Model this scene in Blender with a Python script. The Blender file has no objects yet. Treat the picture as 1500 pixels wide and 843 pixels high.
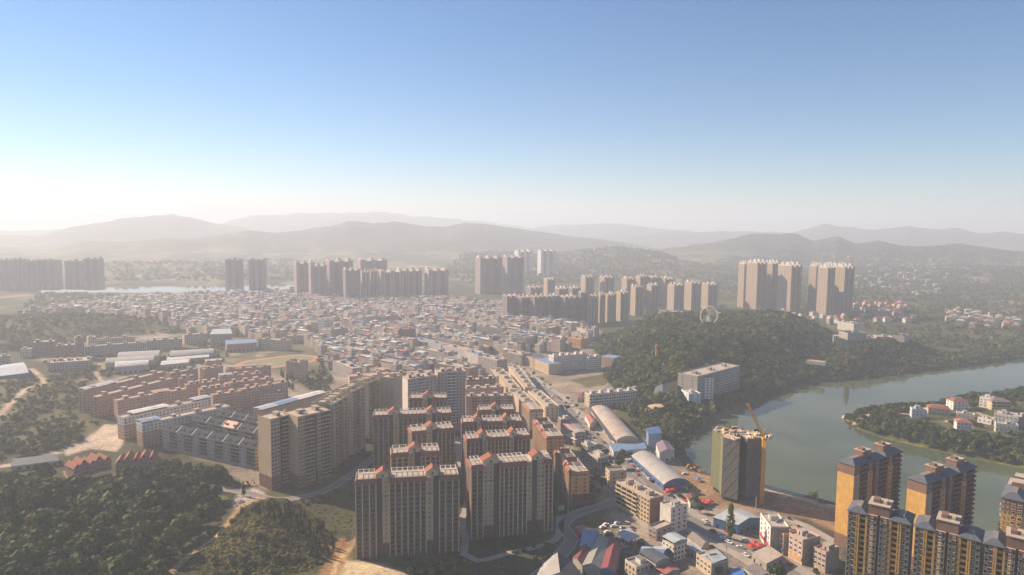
import bpy, math, random
import numpy as np
from mathutils import Matrix, Vector

random.seed(7); RNG = np.random.default_rng(7)
rad = math.radians
scene = bpy.context.scene
COL = scene.collection

# ------------------------------------------------------------------ camera
CAM_H, FOC = 200.0, 1000.0            # metres above the town; focal length for a 1500 px wide frame
PITCH, ROLL = rad(5.2), rad(0.5)
FW = np.array([0, math.cos(PITCH), -math.sin(PITCH)])
_u0 = np.array([0, math.sin(PITCH), math.cos(PITCH)]); _r0 = np.array([1.0, 0, 0])
RT = _r0*math.cos(ROLL) + _u0*math.sin(ROLL)
UP = _u0*math.cos(ROLL) - _r0*math.sin(ROLL)
cd = bpy.data.cameras.new('camera'); cam = bpy.data.objects.new('camera', cd); COL.objects.link(cam)
cd.sensor_width = 36; cd.lens = 24; cd.clip_start = 1; cd.clip_end = 60000
m = Matrix.Identity(4)
for i, ax in enumerate((RT, UP, -FW)):
    for j in range(3): m[j][i] = ax[j]
m.translation = (0, 0, CAM_H); cam.matrix_world = m
scene.camera = cam

# ------------------------------------------------------------------ light
SUN_EL, SUN_AZ = rad(31), rad(63)     # azimuth measured from the view axis towards the left
w = bpy.data.worlds.new('World'); scene.world = w; w.use_nodes = True
nt = w.node_tree; bg = nt.nodes['Background']
sky = nt.nodes.new('ShaderNodeTexSky'); sky.sky_type = 'NISHITA'; sky.sun_disc = False
sky.sun_elevation = SUN_EL; sky.sun_rotation = -SUN_AZ
sky.air_density = 1.0; sky.dust_density = 0.0; sky.ozone_density = 5.0; sky.altitude = 200
hs = nt.nodes.new('ShaderNodeHueSaturation'); hs.inputs['Saturation'].default_value = 1.08
nt.links.new(sky.outputs[0], hs.inputs['Color']); nt.links.new(hs.outputs[0], bg.inputs[0]); bg.inputs[1].default_value = 0.062
sl = bpy.data.lights.new('sun', 'SUN'); so = bpy.data.objects.new('sun', sl); COL.objects.link(so)
sl.energy = 5.0; sl.angle = rad(0.5); sl.color = (1.0, 0.78, 0.56)
sd = Vector((-math.sin(SUN_AZ)*math.cos(SUN_EL), math.cos(SUN_AZ)*math.cos(SUN_EL), math.sin(SUN_EL)))
so.rotation_euler = sd.to_track_quat('Z', 'Y').to_euler(); so.location = (-400, 200, 900)
scene.view_settings.view_transform = 'Standard'; scene.view_settings.look = 'None'
scene.view_settings.exposure = 1.05; scene.view_settings.gamma = 1.0
scene.render.engine = 'CYCLES'
scene.cycles.max_bounces = 5; scene.cycles.diffuse_bounces = 2; scene.cycles.glossy_bounces = 2
scene.cycles.volume_bounces = 1; scene.cycles.transparent_max_bounces = 6
scene.cycles.use_denoising = True
scene.cycles.caustics_reflective = False; scene.cycles.caustics_refractive = False
HAZE_DENSITY, HAZE_G, HAZE_COL = 0.00022, 0.17, (0.80, 0.88, 1.0)

# ------------------------------------------------------------------ helpers: survey sights -> ground points
def G(px, py, z=0.0):
    d = FW*FOC + RT*(px-750) - UP*(py-421.5)
    t = (z-CAM_H)/d[2]
    return np.array([0, 0, CAM_H]) + d*t
def PW(pts, z=0.0): return np.array([G(a, b, z)[:2] for a, b in pts])
def project(x, y, z):
    v = np.array([x, y, z-CAM_H]); dd = v@FW
    return 750+FOC*(v@RT)/dd, 421.5-FOC*(v@UP)/dd
def in_poly(X, Y, poly):
    ins = np.zeros(np.shape(X), bool); n = len(poly); j = n-1
    for i in range(n):
        xi, yi = poly[i]; xj, yj = poly[j]
        c = ((yi > Y) != (yj > Y)) & (X < (xj-xi)*(Y-yi)/((yj-yi) or 1e-9)+xi)
        ins ^= c; j = i
    return ins
def line_dist(X, Y, pts, closed=False):
    d = np.full(np.shape(X), 1e9); n = len(pts)
    for i in range(n if closed else n-1):
        ax, ay = pts[i]; bx, by = pts[(i+1) % n]; dx, dy = bx-ax, by-ay
        t = np.clip(((X-ax)*dx+(Y-ay)*dy)/(dx*dx+dy*dy+1e-9), 0, 1)
        d = np.minimum(d, np.hypot(X-ax-t*dx, Y-ay-t*dy))
    return d
def sdist(X, Y, poly):
    d = line_dist(X, Y, poly, True)
    return np.where(in_poly(X, Y, poly), d, -d)
def sstep(a, b, x):
    t = np.clip((x-a)/(b-a), 0, 1); return t*t*(3-2*t)
_ph = RNG.uniform(0, 6.28, (40, 3))
def wob(X, Y, L, k=0):                # smooth pseudo noise in -1..1
    s = 0
    for i in range(5):
        a = _ph[(k*5+i) % 40]; f = 6.283/L*(0.7+0.35*i)
        s = s+np.sin(X*f*math.cos(a[0])+Y*f*math.sin(a[0])+a[1])*np.cos(Y*f*.6*math.cos(a[2])-X*f*.6*math.sin(a[2])+a[0])/(1+.35*i)
    return s/2.2

# ------------------------------------------------------------------ helpers: objects
def tag(o, label=None, cat=None, group=None, kind=None):
    if label: o['label'] = label
    if cat: o['category'] = cat
    if group: o['group'] = group
    if kind: o['kind'] = kind
    return o
def empty(name, label, cat, loc, rz=0, group=None):
    o = bpy.data.objects.new(name, None); COL.objects.link(o); o.empty_display_size = 3
    o.location = (loc[0], loc[1], loc[2] if len(loc) > 2 else 0); o.rotation_euler = (0, 0, rz)
    return tag(o, label, cat, group)
def put(name, mesh, parent=None, loc=(0, 0, 0), rz=0, scale=None):
    o = bpy.data.objects.new(name, mesh); COL.objects.link(o)
    o.location = loc; o.rotation_euler = (0, 0, rz)
    if scale: o.scale = scale
    if parent is not None: o.parent = parent
    return o

class MB:
    """collects polygons, builds ONE mesh"""
    def __init__(s): s.v = []; s.f = []; s.m = []; s.uv = []
    def poly(s, pts, mat, uv=None):
        b = len(s.v); s.v.extend([tuple(map(float, p)) for p in pts]); s.f.append(tuple(range(b, b+len(pts)))); s.m.append(mat)
        if uv is None:
            p = np.array(pts, float); e = p[1]-p[0]; n = np.cross(p[1]-p[0], p[2]-p[0]); L = np.linalg.norm(n)
            if L > 1e-9 and abs(n[2])/L < .5:
                h = np.array([-n[1], n[0], 0]); h /= (np.linalg.norm(h)+1e-9)
                q = p[:, :]@h; uv = [(a-q.min(), c) for a, c in zip(q, p[:, 2])]
            else: uv = [(a, c) for a, c in p[:, :2]]
        s.uv.extend([(float(a), float(b_)) for a, b_ in uv])
    def box(s, x0, y0, z0, x1, y1, z1, mat, top=None, bottom=False, skip=''):
        a, b, c, d = (x0, y0), (x1, y0), (x1, y1), (x0, y1)
        for k, (p, q) in zip('fRbL', ((a, b), (b, c), (c, d), (d, a))):
            if k in skip: continue
            s.poly([(p[0], p[1], z0), (q[0], q[1], z0), (q[0], q[1], z1), (p[0], p[1], z1)], mat)
        if 't' not in skip: s.poly([(x0, y0, z1), (x1, y0, z1), (x1, y1, z1), (x0, y1, z1)], mat if top is None else top)
        if bottom: s.poly([(x0, y1, z0), (x1, y1, z0), (x1, y0, z0), (x0, y0, z0)], mat)
    def prism(s, pts, z0, z1, mat, top=None):
        n = len(pts)
        for i in range(n):
            p, q = pts[i], pts[(i+1) % n]
            s.poly([(p[0], p[1], z0), (q[0], q[1], z0), (q[0], q[1], z1), (p[0], p[1], z1)], mat)
        s.poly([(p[0], p[1], z1) for p in pts], mat if top is None else top)
    def bar(s, a, b, r, mat):
        a = np.array(a, float); b = np.array(b, float); d = b-a; d /= np.linalg.norm(d)+1e-9
        h = np.array([0, 0, 1.]) if abs(d[2]) < .9 else np.array([1., 0, 0])
        u = np.cross(d, h); u /= np.linalg.norm(u); v = np.cross(d, u)
        c = [(-1, -1), (1, -1), (1, 1), (-1, 1)]
        A = [a+r*(i*u+j*v) for i, j in c]; B = [b+r*(i*u+j*v) for i, j in c]
        for i in range(4): s.poly([A[i], A[(i+1) % 4], B[(i+1) % 4], B[i]], mat)
        s.poly(B, mat); s.poly(A[::-1], mat)
    def add(s, o, M):
        b = len(s.v)
        for p in o.v:
            q = M@Vector(p); s.v.append((q.x, q.y, q.z))
        s.f.extend([tuple(i+b for i in f) for f in o.f]); s.m.extend(o.m); s.uv.extend(o.uv)
    def mesh(s, name='mesh'):
        names = []; idx = []
        for mt in s.m:
            if mt not in names: names.append(mt)
            idx.append(names.index(mt))
        me = bpy.data.meshes.new(name); me.from_pydata(s.v, [], s.f)
        for n_ in names: me.materials.append(M[n_])
        me.polygons.foreach_set('material_index', idx)
        l = me.uv_layers.new(name='UVMap'); l.data.foreach_set('uv', np.array(s.uv, np.float32).ravel())
        me.update(); return me
    def build(s, name, parent=None, loc=(0, 0, 0), rz=0):
        if not s.f: return None
        return put(name, s.mesh(name), parent, loc, rz)

# ------------------------------------------------------------------ materials
M = {}
def new_mat(name):
    mt = bpy.data.materials.new(name); mt.use_nodes = True; M[name] = mt
    t = mt.node_tree; return mt, t, t.nodes['Principled BSDF'], t.nodes.new, t.links.new
def nmath(t, op, a, b=None, c=None):
    n = t.nodes.new('ShaderNodeMath'); n.operation = op
    for i, x in enumerate((a, b, c)):
        if x is None: continue
        if isinstance(x, (int, float)): n.inputs[i].default_value = x
        else: t.links.new(x, n.inputs[i])
    return n.outputs[0]
def nmix(t, fac, a, b, mode='MIX'):
    n = t.nodes.new('ShaderNodeMix'); n.data_type = 'RGBA'; n.blend_type = mode
    for i, x in ((0, fac), (6, a), (7, b)):
        if isinstance(x, (int, float)): n.inputs[i].default_value = x
        elif isinstance(x, tuple): n.inputs[i].default_value = (*x[:3], 1)
        else: t.links.new(x, n.inputs[i])
    return n.outputs[2]
def noise(t, vec, scale, detail=4, rough=.6):
    n = t.nodes.new('ShaderNodeTexNoise'); n.inputs['Scale'].default_value = scale
    n.inputs['Detail'].default_value = detail; n.inputs['Roughness'].default_value = rough
    if vec is not None: t.links.new(vec, n.inputs['Vector'])
    return n.outputs['Fac']
def position(t): return t.nodes.new('ShaderNodeNewGeometry').outputs['Position']
def scaled(t, vec, s):
    n = t.nodes.new('ShaderNodeVectorMath'); n.operation = 'MULTIPLY'; t.links.new(vec, n.inputs[0]); n.inputs[1].default_value = s
    return n.outputs[0]
def dirt(t, col, var, sc):
    """broad patches, fine grain and vertical run marks over a base colour"""
    p = position(t)
    f1 = noise(t, p, sc, 5, .65); f2 = noise(t, scaled(t, p, (1.3, 1.3, .12)), 1.0, 3, .6)
    f = nmath(t, 'ADD', nmath(t, 'MULTIPLY', f1, .6), nmath(t, 'MULTIPLY', f2, .4))
    f = nmath(t, 'MULTIPLY_ADD', f, 2.6, -.8); cl = t.nodes.new('ShaderNodeClamp'); t.links.new(f, cl.inputs[0])
    lo = tuple(c*(1-var) for c in col); hi = tuple(min(.9, c*(1+var*.75)) for c in col)
    return nmix(t, cl.outputs[0], lo, hi)
def plain(name, col, rough=.85, var=.22, sc=.25, metal=0.0, spec=.3):
    mt, t, b, N, L = new_mat(name)
    L(dirt(t, col, var, sc), b.inputs['Base Color']); b.inputs['Roughness'].default_value = rough
    b.inputs['Metallic'].default_value = metal; b.inputs['Specular IOR Level'].default_value = spec
    return name
def corrugated(name, col, col2=None, rust=0.0):
    mt, t, b, N, L = new_mat(name)
    base = dirt(t, col, .16, .12)
    p = position(t); f = noise(t, p, .09, 6, .7)
    f = nmath(t, 'MULTIPLY_ADD', f, 4.0, -2.0+rust*1.6); cl = N('ShaderNodeClamp'); L(f, cl.inputs[0])
    c = nmix(t, nmath(t, 'MULTIPLY', cl.outputs[0], min(1, .25+rust)), base, col2 or tuple(x*.6 for x in col))
    vr = N('ShaderNodeTexVoronoi'); vr.feature = 'F1'; vr.distance = 'CHEBYCHEV'; vr.inputs['Scale'].default_value = .22; L(p, vr.inputs['Vector']); wn = N('ShaderNodeTexWhiteNoise'); L(vr.outputs['Color'], wn.inputs['Vector'])
    c = nmix(t, nmath(t, 'MULTIPLY', nmath(t, 'POWER', wn.outputs['Value'], 3), .45), c, tuple(x*.45+.05 for x in col))
    L(c, b.inputs['Base Color']); b.inputs['Roughness'].default_value = .55; b.inputs['Specular IOR Level'].default_value = .35
    wv = N('ShaderNodeTexWave'); wv.inputs['Scale'].default_value = 1.2; wv.bands_direction = 'DIAGONAL'; L(p, wv.inputs['Vector'])
    bp = N('ShaderNodeBump'); bp.inputs['Strength'].default_value = .25; bp.inputs['Distance'].default_value = .05
    L(wv.outputs['Fac'], bp.inputs['Height']); L(bp.outputs[0], b.inputs['Normal'])
    return name
def glass(name, lo=(.012, .014, .016), hi=(.07, .068, .062)):
    mt, t, b, N, L = new_mat(name)
    g = N('ShaderNodeNewGeometry').outputs['Random Per Island']; r = N('ShaderNodeObjectInfo').outputs['Random']
    f = nmath(t, 'FRACT', nmath(t, 'ADD', nmath(t, 'MULTIPLY', g, 3.7), nmath(t, 'MULTIPLY', r, 7.3)))
    L(nmix(t, nmath(t, 'POWER', f, 2.2), lo, hi), b.inputs['Base Color'])
    b.inputs['Roughness'].default_value = .3; b.inputs['Specular IOR Level'].default_value = .25
    return name
def facade(name, col, bay=3.2, fh=3.0, ww=.5, wh=.5, gl=(.05, .052, .055), band=None, var=.2):
    """wall with one window per bay and storey, laid out in the wall's own metres"""
    mt, t, b, N, L = new_mat(name)
    uv = N('ShaderNodeUVMap'); uv.uv_map = 'UVMap'; sp = N('ShaderNodeSeparateXYZ'); L(uv.outputs[0], sp.inputs[0])
    u = nmath(t, 'DIVIDE', sp.outputs[0], bay); v = nmath(t, 'DIVIDE', sp.outputs[1], fh)
    fu = nmath(t, 'FRACT', u); fv = nmath(t, 'FRACT', v)
    cu = nmath(t, 'COMPARE', fu, .5, ww/2); cv = nmath(t, 'COMPARE', fv, .55, wh/2); mk = nmath(t, 'MULTIPLY', cu, cv)
    cb = N('ShaderNodeCombineXYZ'); L(nmath(t, 'FLOOR', u), cb.inputs[0]); L(nmath(t, 'FLOOR', v), cb.inputs[1])
    L(N('ShaderNodeObjectInfo').outputs['Random'], cb.inputs[2])
    wn = N('ShaderNodeTexWhiteNoise'); L(cb.outputs[0], wn.inputs['Vector']); r = wn.outputs['Value']
    g = nmix(t, nmath(t, 'POWER', r, 3), gl, tuple(min(.35, x*3.2+.03) for x in gl))
    wall = dirt(t, col, var, .2)
    if band: wall = nmix(t, nmath(t, 'COMPARE', fv, .04, .05), wall, band)
    L(nmix(t, mk, wall, g), b.inputs['Base Color'])
    L(nmath(t, 'MULTIPLY_ADD', mk, -.55, .85), b.inputs['Roughness']); b.inputs['Specular IOR Level'].default_value = .35
    return name
def foliage(name, ramp):
    mt, t, b, N, L = new_mat(name)
    a = N('ShaderNodeAttribute'); a.attribute_name = 'tint'
    f = nmath(t, 'ADD', a.outputs['Fac'], nmath(t, 'MULTIPLY_ADD', N('ShaderNodeObjectInfo').outputs['Random'], .36, -.18))
    cr = N('ShaderNodeValToRGB'); L(f, cr.inputs[0]); e = cr.color_ramp.elements
    for i, (p_, c) in enumerate(ramp):
        k = e[i] if i < 2 else e.new(p_)
        k.position = p_; k.color = (*c, 1)
    L(cr.outputs[0], b.inputs['Base Color']); b.inputs['Roughness'].default_value = .75; b.inputs['Specular IOR Level'].default_value = .15
    tr = N('ShaderNodeBsdfTranslucent'); L(cr.outputs[0], tr.inputs[0]); mx = N('ShaderNodeMixShader'); mx.inputs[0].default_value = .18
    L(b.outputs[0], mx.inputs[1]); L(tr.outputs[0], mx.inputs[2]); L(mx.outputs[0], t.nodes['Material Output'].inputs[0])
    return name

plain('white', (.64, .60, .55)); plain('offwhite', (.62, .57, .50)); plain('cream', (.50, .395, .26)); plain('dark', (.035, .032, .03))
plain('taupe', (.135, .088, .066), var=.3); plain('rib', (.58, .43, .30), var=.25); plain('beige', (.44, .325, .21), var=.25); plain('frame_brown', (.30, .225, .16), var=.2)
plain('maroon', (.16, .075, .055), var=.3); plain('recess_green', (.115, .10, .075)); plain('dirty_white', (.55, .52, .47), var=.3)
plain('red_tile', (.27, .092, .055), var=.35, sc=.6); plain('slate', (.06, .065, .072), rough=.95, var=.3, sc=.5, spec=.05)
plain('slate_blue', (.085, .10, .125), rough=.75, var=.3, sc=.5); plain('roof_concrete', (.43, .365, .30), var=.35, sc=.16)
plain('roof_dark', (.22, .19, .17), var=.4, sc=.2); plain('concrete', (.36, .33, .29), var=.3); plain('grey_wall', (.30, .27, .24), var=.35)
plain('salmon', (.42, .255, .175), var=.3); plain('salmon_dark', (.36, .20, .145), var=.25); plain('yellow', (.56, .32, .085), var=.3)
plain('pale_yellow', (.66, .52, .20), var=.2); plain('brown', (.20, .115, .085), var=.3); plain('orange', (.60, .30, .12), var=.25)
plain('pink', (.47, .34, .28), var=.3); plain('pale_blue_wall', (.50, .56, .62), var=.2); plain('purple_roof', (.20, .15, .19), var=.25)
plain('steel', (.25, .26, .27), rough=.5, metal=.3); plain('crane_yellow', (.75, .36, .03), rough=.5, var=.12)
plain('red', (.55, .05, .04), rough=.5, var=.2); plain('blue_cloth', (.08, .22, .50), rough=.5, var=.2); plain('wood', (.30, .20, .11), var=.3)
plain('asphalt', (.20, .18, .16), var=.25, sc=.08); plain('paving', (.34, .30, .26), var=.3, sc=.1); plain('line_white', (.7, .68, .62), var=.3)
plain('track_red', (.42, .19, .12), var=.15, sc=.05); plain('pitch_green', (.19, .18, .085), var=.3, sc=.03); plain('bark', (.09, .065, .045))
plain('sand', (.52, .38, .24), var=.3, sc=.1); plain('soil', (.30, .17, .085), var=.4, sc=.12); plain('rubble', (.33, .26, .20), var=.6, sc=.8)
corrugated('metal_blue', (.17, .26, .40)); corrugated('metal_pale', (.40, .44, .47)); corrugated('metal_grey', (.36, .34, .31))
corrugated('metal_white', (.60, .58, .54)); corrugated('metal_red', (.36, .12, .09)); corrugated('metal_maroon', (.20, .045, .05))
corrugated('metal_rust', (.44, .40, .34), (.30, .17, .10), .4); corrugated('metal_olive', (.25, .26, .21)); corrugated('metal_pink', (.46, .29, .24))
corrugated('metal_deep', (.06, .13, .28))
glass('glass'); glass('glass_dark', (.012, .014, .017), (.05, .05, .05))
plain('car_white', (.75, .75, .74), rough=.3, var=.05); plain('car_grey', (.22, .23, .24), rough=.3, var=.05); plain('car_black', (.03, .03, .035), rough=.3, var=.05)
plain('car_red', (.45, .04, .03), rough=.3, var=.05); plain('tyre', (.02, .02, .02))
facade('f_tower_tan', (.36, .27, .19), 2.4, 3.0, .55, .55); facade('f_tower_grey', (.24, .20, .185), 2.6, 3.0, .6, .55)
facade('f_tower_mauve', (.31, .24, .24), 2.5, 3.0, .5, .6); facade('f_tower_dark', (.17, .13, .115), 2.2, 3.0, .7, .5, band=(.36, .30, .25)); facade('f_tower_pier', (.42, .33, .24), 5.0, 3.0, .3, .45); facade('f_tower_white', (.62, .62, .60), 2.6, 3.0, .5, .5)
facade('f_cream', (.50, .40, .29), 3.0, 3.1, .5, .5); facade('f_white', (.58, .53, .46), 2.8, 3.1, .5, .5, band=(.5, .45, .4))
facade('f_pink', (.52, .35, .28), 3.0, 3.1, .5, .5); facade('f_grey', (.36, .32, .29), 3.2, 3.1, .55, .5); facade('f_brown', (.30, .19, .14), 3.0, 3.1, .5, .5)
facade('f_brick', (.36, .22, .15), 3.4, 3.1, .4, .45, var=.3)

# parked here: ground cover is a per-vertex class colour, broken up by noise
mt, t, b, N, L = new_mat('ground')
a = N('ShaderNodeAttribute'); a.attribute_name = 'cover'
p = position(t); f = nmath(t, 'ADD', nmath(t, 'MULTIPLY', noise(t, p, .35, 6, .7), .5), nmath(t, 'MULTIPLY', noise(t, p, .02, 5, .6), .5))
f = nmath(t, 'MULTIPLY_ADD', f, 4.6, -1.35); cl = N('ShaderNodeClamp'); cl.inputs['Min'].default_value = .3; cl.inputs['Max'].default_value = 1.8; L(f, cl.inputs[0])
cb = N('ShaderNodeCombineColor')
for i in range(3): L(cl.outputs[0], cb.inputs[i])
c = nmix(t, 1.0, a.outputs['Color'], cb.outputs[0], 'MULTIPLY')
L(c, b.inputs['Base Color']); b.inputs['Roughness'].default_value = .95; b.inputs['Specular IOR Level'].default_value = .1
bp = N('ShaderNodeBump'); bp.inputs['Strength'].default_value = .6; bp.inputs['Distance'].default_value = .8
L(noise(t, p, .5, 5, .7), bp.inputs['Height']); L(bp.outputs[0], b.inputs['Normal'])

mt, t, b, N, L = new_mat('water')
p = position(t); f = noise(t, p, .01, 3, .5)
L(nmix(t, nmath(t, 'MULTIPLY_ADD', f, 3, -1), (.05, .07, .034), (.095, .115, .06)), b.inputs['Base Color']); b.inputs['Specular IOR Level'].default_value = .36; b.inputs['Roughness'].default_value = .06; b.inputs['IOR'].default_value = 1.33
bp = N('ShaderNodeBump'); bp.inputs['Strength'].default_value = .10; bp.inputs['Distance'].default_value = .3
L(noise(t, scaled(t, p, (.35, 1.0, 1)), .35, 4, .6), bp.inputs['Height']); L(bp.outputs[0], b.inputs['Normal'])

foliage('leaf_dark', [(0, (.016, .030, .008)), (1, (.20, .14, .033)), (.32, (.044, .068, .016)), (.58, (.092, .112, .024)), (.82, (.15, .125, .030))])
foliage('leaf_autumn', [(0, (.05, .045, .016)), (1, (.30, .19, .05)), (.5, (.15, .11, .03))])
foliage('leaf_pine', [(0, (.010, .022, .012)), (1, (.05, .07, .028)), (.5, (.022, .038, .018))])
foliage('leaf_light', [(0, (.045, .06, .016)), (1, (.21, .19, .05)), (.5, (.11, .125, .032))])

# netting of the tower under construction
def netting(name, col, line):
    mt, t, b, N, L = new_mat(name)
    uv = N('ShaderNodeUVMap'); uv.uv_map = 'UVMap'; sp = N('ShaderNodeSeparateXYZ'); L(uv.outputs[0], sp.inputs[0])
    a1 = nmath(t, 'COMPARE', nmath(t, 'FRACT', nmath(t, 'DIVIDE', sp.outputs[0], 1.5)), .5, .06)
    a2 = nmath(t, 'COMPARE', nmath(t, 'FRACT', nmath(t, 'DIVIDE', sp.outputs[1], 1.8)), .5, .07)
    wall = dirt(t, col, .35, .3)
    L(nmix(t, nmath(t, 'MULTIPLY', nmath(t, 'MAXIMUM', a1, a2), .6), wall, line), b.inputs['Base Color']); b.inputs['Roughness'].default_value = .9
netting('net_green', (.115, .125, .06), (.24, .22, .12)); netting('net_grey', (.085, .08, .07), (.22, .20, .17))

# ================================================================== THE SETTING
RIVER = PW([(1002,646),(1006,668),(1030,692),(1070,704),(1120,713),(1160,724),(1228,743),(1300,765),(1345,777),(1440,793),(1520,808),(1640,830),
            (1640,512),(1500,527),(1440,535),(1400,540),(1330,548),(1290,552),(1240,556),(1190,562),(1150,575),(1110,590),(1075,603),(1045,622),(1015,636)], -5)
PENIN = PW([(1238,615),(1258,630),(1300,644),(1350,655),(1400,667),(1450,677),(1520,689),(1680,712),(1680,545),(1500,573),(1441,585),(1405,585),(1353,599),(1300,600),(1250,608)], -5)
FAR_RIVER = PW([(60,423),(150,420),(300,417.5),(440,416),(447,427),(400,433),(330,431),(160,430),(60,432)], -5)
POND = PW([(1446,443),(1486,447),(1480,451),(1440,446.5)], -3)
HILL = PW([(872,512),(886,494),(930,486),(1010,482),(1100,480),(1190,486),(1250,500),(1245,520),(1215,545),(1165,560),(1110,580),(1060,596),(1010,632),(985,640),(950,615),(925,585),(890,560)])
RIGHT_BANK = PW([(1190,556),(1210,515),(1300,505),(1340,512),(1400,522),(1330,543),(1240,554)])
WOOD = PW([(-60,712),(40,702),(100,712),(170,700),(250,690),(300,690),(335,722),(328,752),(275,790),(245,830),(230,900),(-80,930),(-120,780)])
SHRUB = PW([(300,852),(268,820),(300,780),(345,752),(372,728),(420,728),(455,752),(492,790),(488,812),(462,832),(400,850)])
MEADOW = PW([(430,728),(520,735),(520,800),(500,790),(470,765)])
LEFT_SLOPE = PW([(-200,560),(40,545),(125,560),(128,610),(165,640),(110,662),(60,672),(-150,690)])
LEFT_HILLS = PW([(-300,500),(-100,470),(60,462),(200,462),(330,470),(330,484),(200,492),(60,512),(-100,535)])
COURT = PW([(150,622),(182,622),(180,652),(170,662),(132,658),(98,668),(88,660),(118,650),(140,634)])
SANDLOT = PW([(498,846),(505,822),(524,822),(560,826),(590,838),(600,850),(540,860)])
SOILSLOPE = PW([(478,800),(500,788),(519,795),(512,812),(492,843),(470,870),(455,860),(485,820)])
RUBBLE = PW([(340,738),(352,724),(372,716),(388,722),(388,732),(368,738),(345,744)])
SITE = PW([(1000,690),(1035,690),(1120,716),(1230,745),(1245,790),(1180,760),(1120,748),(1045,740),(985,715),(975,690)])
TOWN = PW([(20,476),(100,440),(330,432),(430,428),(640,440),(760,440),(850,462),(878,486),(868,508),(890,530),(905,560),(830,560),(800,600),(870,690),(905,800),(1000,860),(1200,860),(1240,800),(1020,690),(960,650),(860,610),
           (900,600),(880,700),(700,640),(560,600),(390,720),(235,640),(120,600),(130,560),(230,540),(60,530)])
FIELDS = PW([(835,557),(885,548),(935,550),(955,566),(905,564),(862,567)])
ROADLAND = PW([(745,535),(820,556),(905,566),(925,572),(905,592),(868,598),(905,655),(925,668),(975,712),(1012,722),(1000,757),(935,712),(850,640),(785,570)])
OLD = PW([(150, 445), (300, 436), (430, 432), (560, 443), (640, 445), (735, 452), (800, 474), (862, 486), (876, 492), (858, 512), (800, 516), (765, 522), (735, 532), (725, 545), (690, 552), (560, 552), (520, 556), (482, 548), (466, 512), (335, 492), (200, 462)])
CAMPUS = PW([(60,530),(120,512),(200,500),(300,488),(335,486),(470,500),(490,548),(470,580),(420,552),(330,532),(240,536),(120,566)])
EXTRA_SOIL = PW([(1318,500),(1350,505),(1355,512),(1330,516)])

RIDGES = [  # (distance, depth, horizon sights of the crest)
 (5200, 900, [(-700,352),(-300,360),(30,367),(77,366),(123,355),(185,355),(247,351),(293,351),(339,343),(364,339),(400,343),(442,340),(482,334),(512,326),(549,330),(577,326),(620,334),(651,334),(682,327),(719,331),(780,340),(827,347),(900,356),(960,366),(1040,380),(1700,395)]),
 (7200, 900, [(-700,340),(60,346),(108,334),(139,328),(197,320),(256,316),(302,325),(360,336),(420,345),(700,352),(860,352),(1000,356),(1700,370)]),
 (9500, 1200, [(-700,322),(0,340),(308,332),(340,324),(380,317),(442,314),(503,314),(565,312),(596,317),(627,318),(657,322),(704,325),(780,335),(830,330),(900,328),(950,334),(1010,340),(1100,347),(1700,352)]),
 (3500, 450, [(-700,400),(640,392),(680,378),(720,374),(780,376),(827,374),(904,366),(966,372),(997,383),(1040,392),(1700,400)]),
 (4600, 700, [(-700,400),(900,390),(1040,358),(1100,346),(1137,345),(1162,341),(1192,354),(1229,349),(1254,359),(1285,355),(1316,361),(1362,362),(1408,360),(1455,366),(1500,371),(1700,366)]),
 (8200, 1100, [(-700,400),(900,345),(1000,342),(1100,340),(1160,342),(1208,330),(1239,334),(1285,338),(1331,332),(1377,338),(1402,336),(1433,343),(1470,341),(1500,345),(1700,338)]),
]
_RD = []
for D, wd, pts in RIDGES:
    az = []; hh = []
    for px, py in pts:
        d = FW*FOC+RT*(px-750)-UP*(py-421.5)
        az.append(math.atan2(d[0], d[1])); hh.append(max(0, CAM_H + D*d[2]/math.hypot(d[0], d[1])))
    _RD.append((D, wd, np.array(az), np.array(hh)))

def height(X, Y):
    X = np.asarray(X, float); Y = np.asarray(Y, float)
    z = np.zeros(X.shape); R = np.hypot(X, Y); A = np.arctan2(X, Y)
    s = sdist(X, Y, HILL); z = z+40*sstep(0, 105, s)*(1+.12*wob(X, Y, 160, 1))
    s = sdist(X, Y, RIGHT_BANK); z = z+22*sstep(0, 70, s)
    s = sdist(X, Y, WOOD); z = z+9*sstep(0, 70, s)*(1+.3*wob(X, Y, 90, 2))
    s = sdist(X, Y, SHRUB); z = z+11*sstep(0, 45, s)*(1+.2*wob(X, Y, 50, 3))
    s = sdist(X, Y, LEFT_SLOPE); z = z+5*sstep(0, 60, s)*(1+.8*wob(X, Y, 120, 3))
    s = sdist(X, Y, LEFT_HILLS); z = z+16*sstep(0, 160, s)*(1+.5*wob(X, Y, 300, 4))
    for D, wd, az, hh in _RD:
        Dm = D+wd*.35*wob(X, Y, D*.5, 5)
        prof = np.interp(A, az, hh); r = (R-Dm)/wd
        fall = np.exp(-r*r)*(1+.055*wob(X, Y, wd*.42, 2)+.03*wob(X, Y, wd*.17, 3)+.10*wob(X, Y, wd*.9, 6)*np.minimum(1, np.abs(r)*2)+.05*wob(X, Y, wd*.3, 7)*np.minimum(1, np.abs(r)*2))
        z = np.maximum(z, prof*fall)
    z = z+sstep(2300, 3200, R)*6*(1+wob(X, Y, 500, 2))
    for poly, bank in ((RIVER, 20), (FAR_RIVER, 30), (POND, 30)):
        s = sdist(X, Y, poly)
        if poly is RIVER: s = np.minimum(s, -sdist(X, Y, PENIN)-0.0)
        k = sstep(-bank, 0, s); z = z*(1-k)+(-5)*k-5*sstep(0, 25, s)
    z = z+3.0*sstep(2, 25, sdist(X, Y, PENIN))
    return z
_GR = [150.0]
while _GR[-1] < 15000: _GR.append(_GR[-1]*(1.0062 if _GR[-1] < 3000 else 1.012))
_GR = np.array(_GR); _GA = np.linspace(-rad(60), rad(60), 700)
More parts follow.
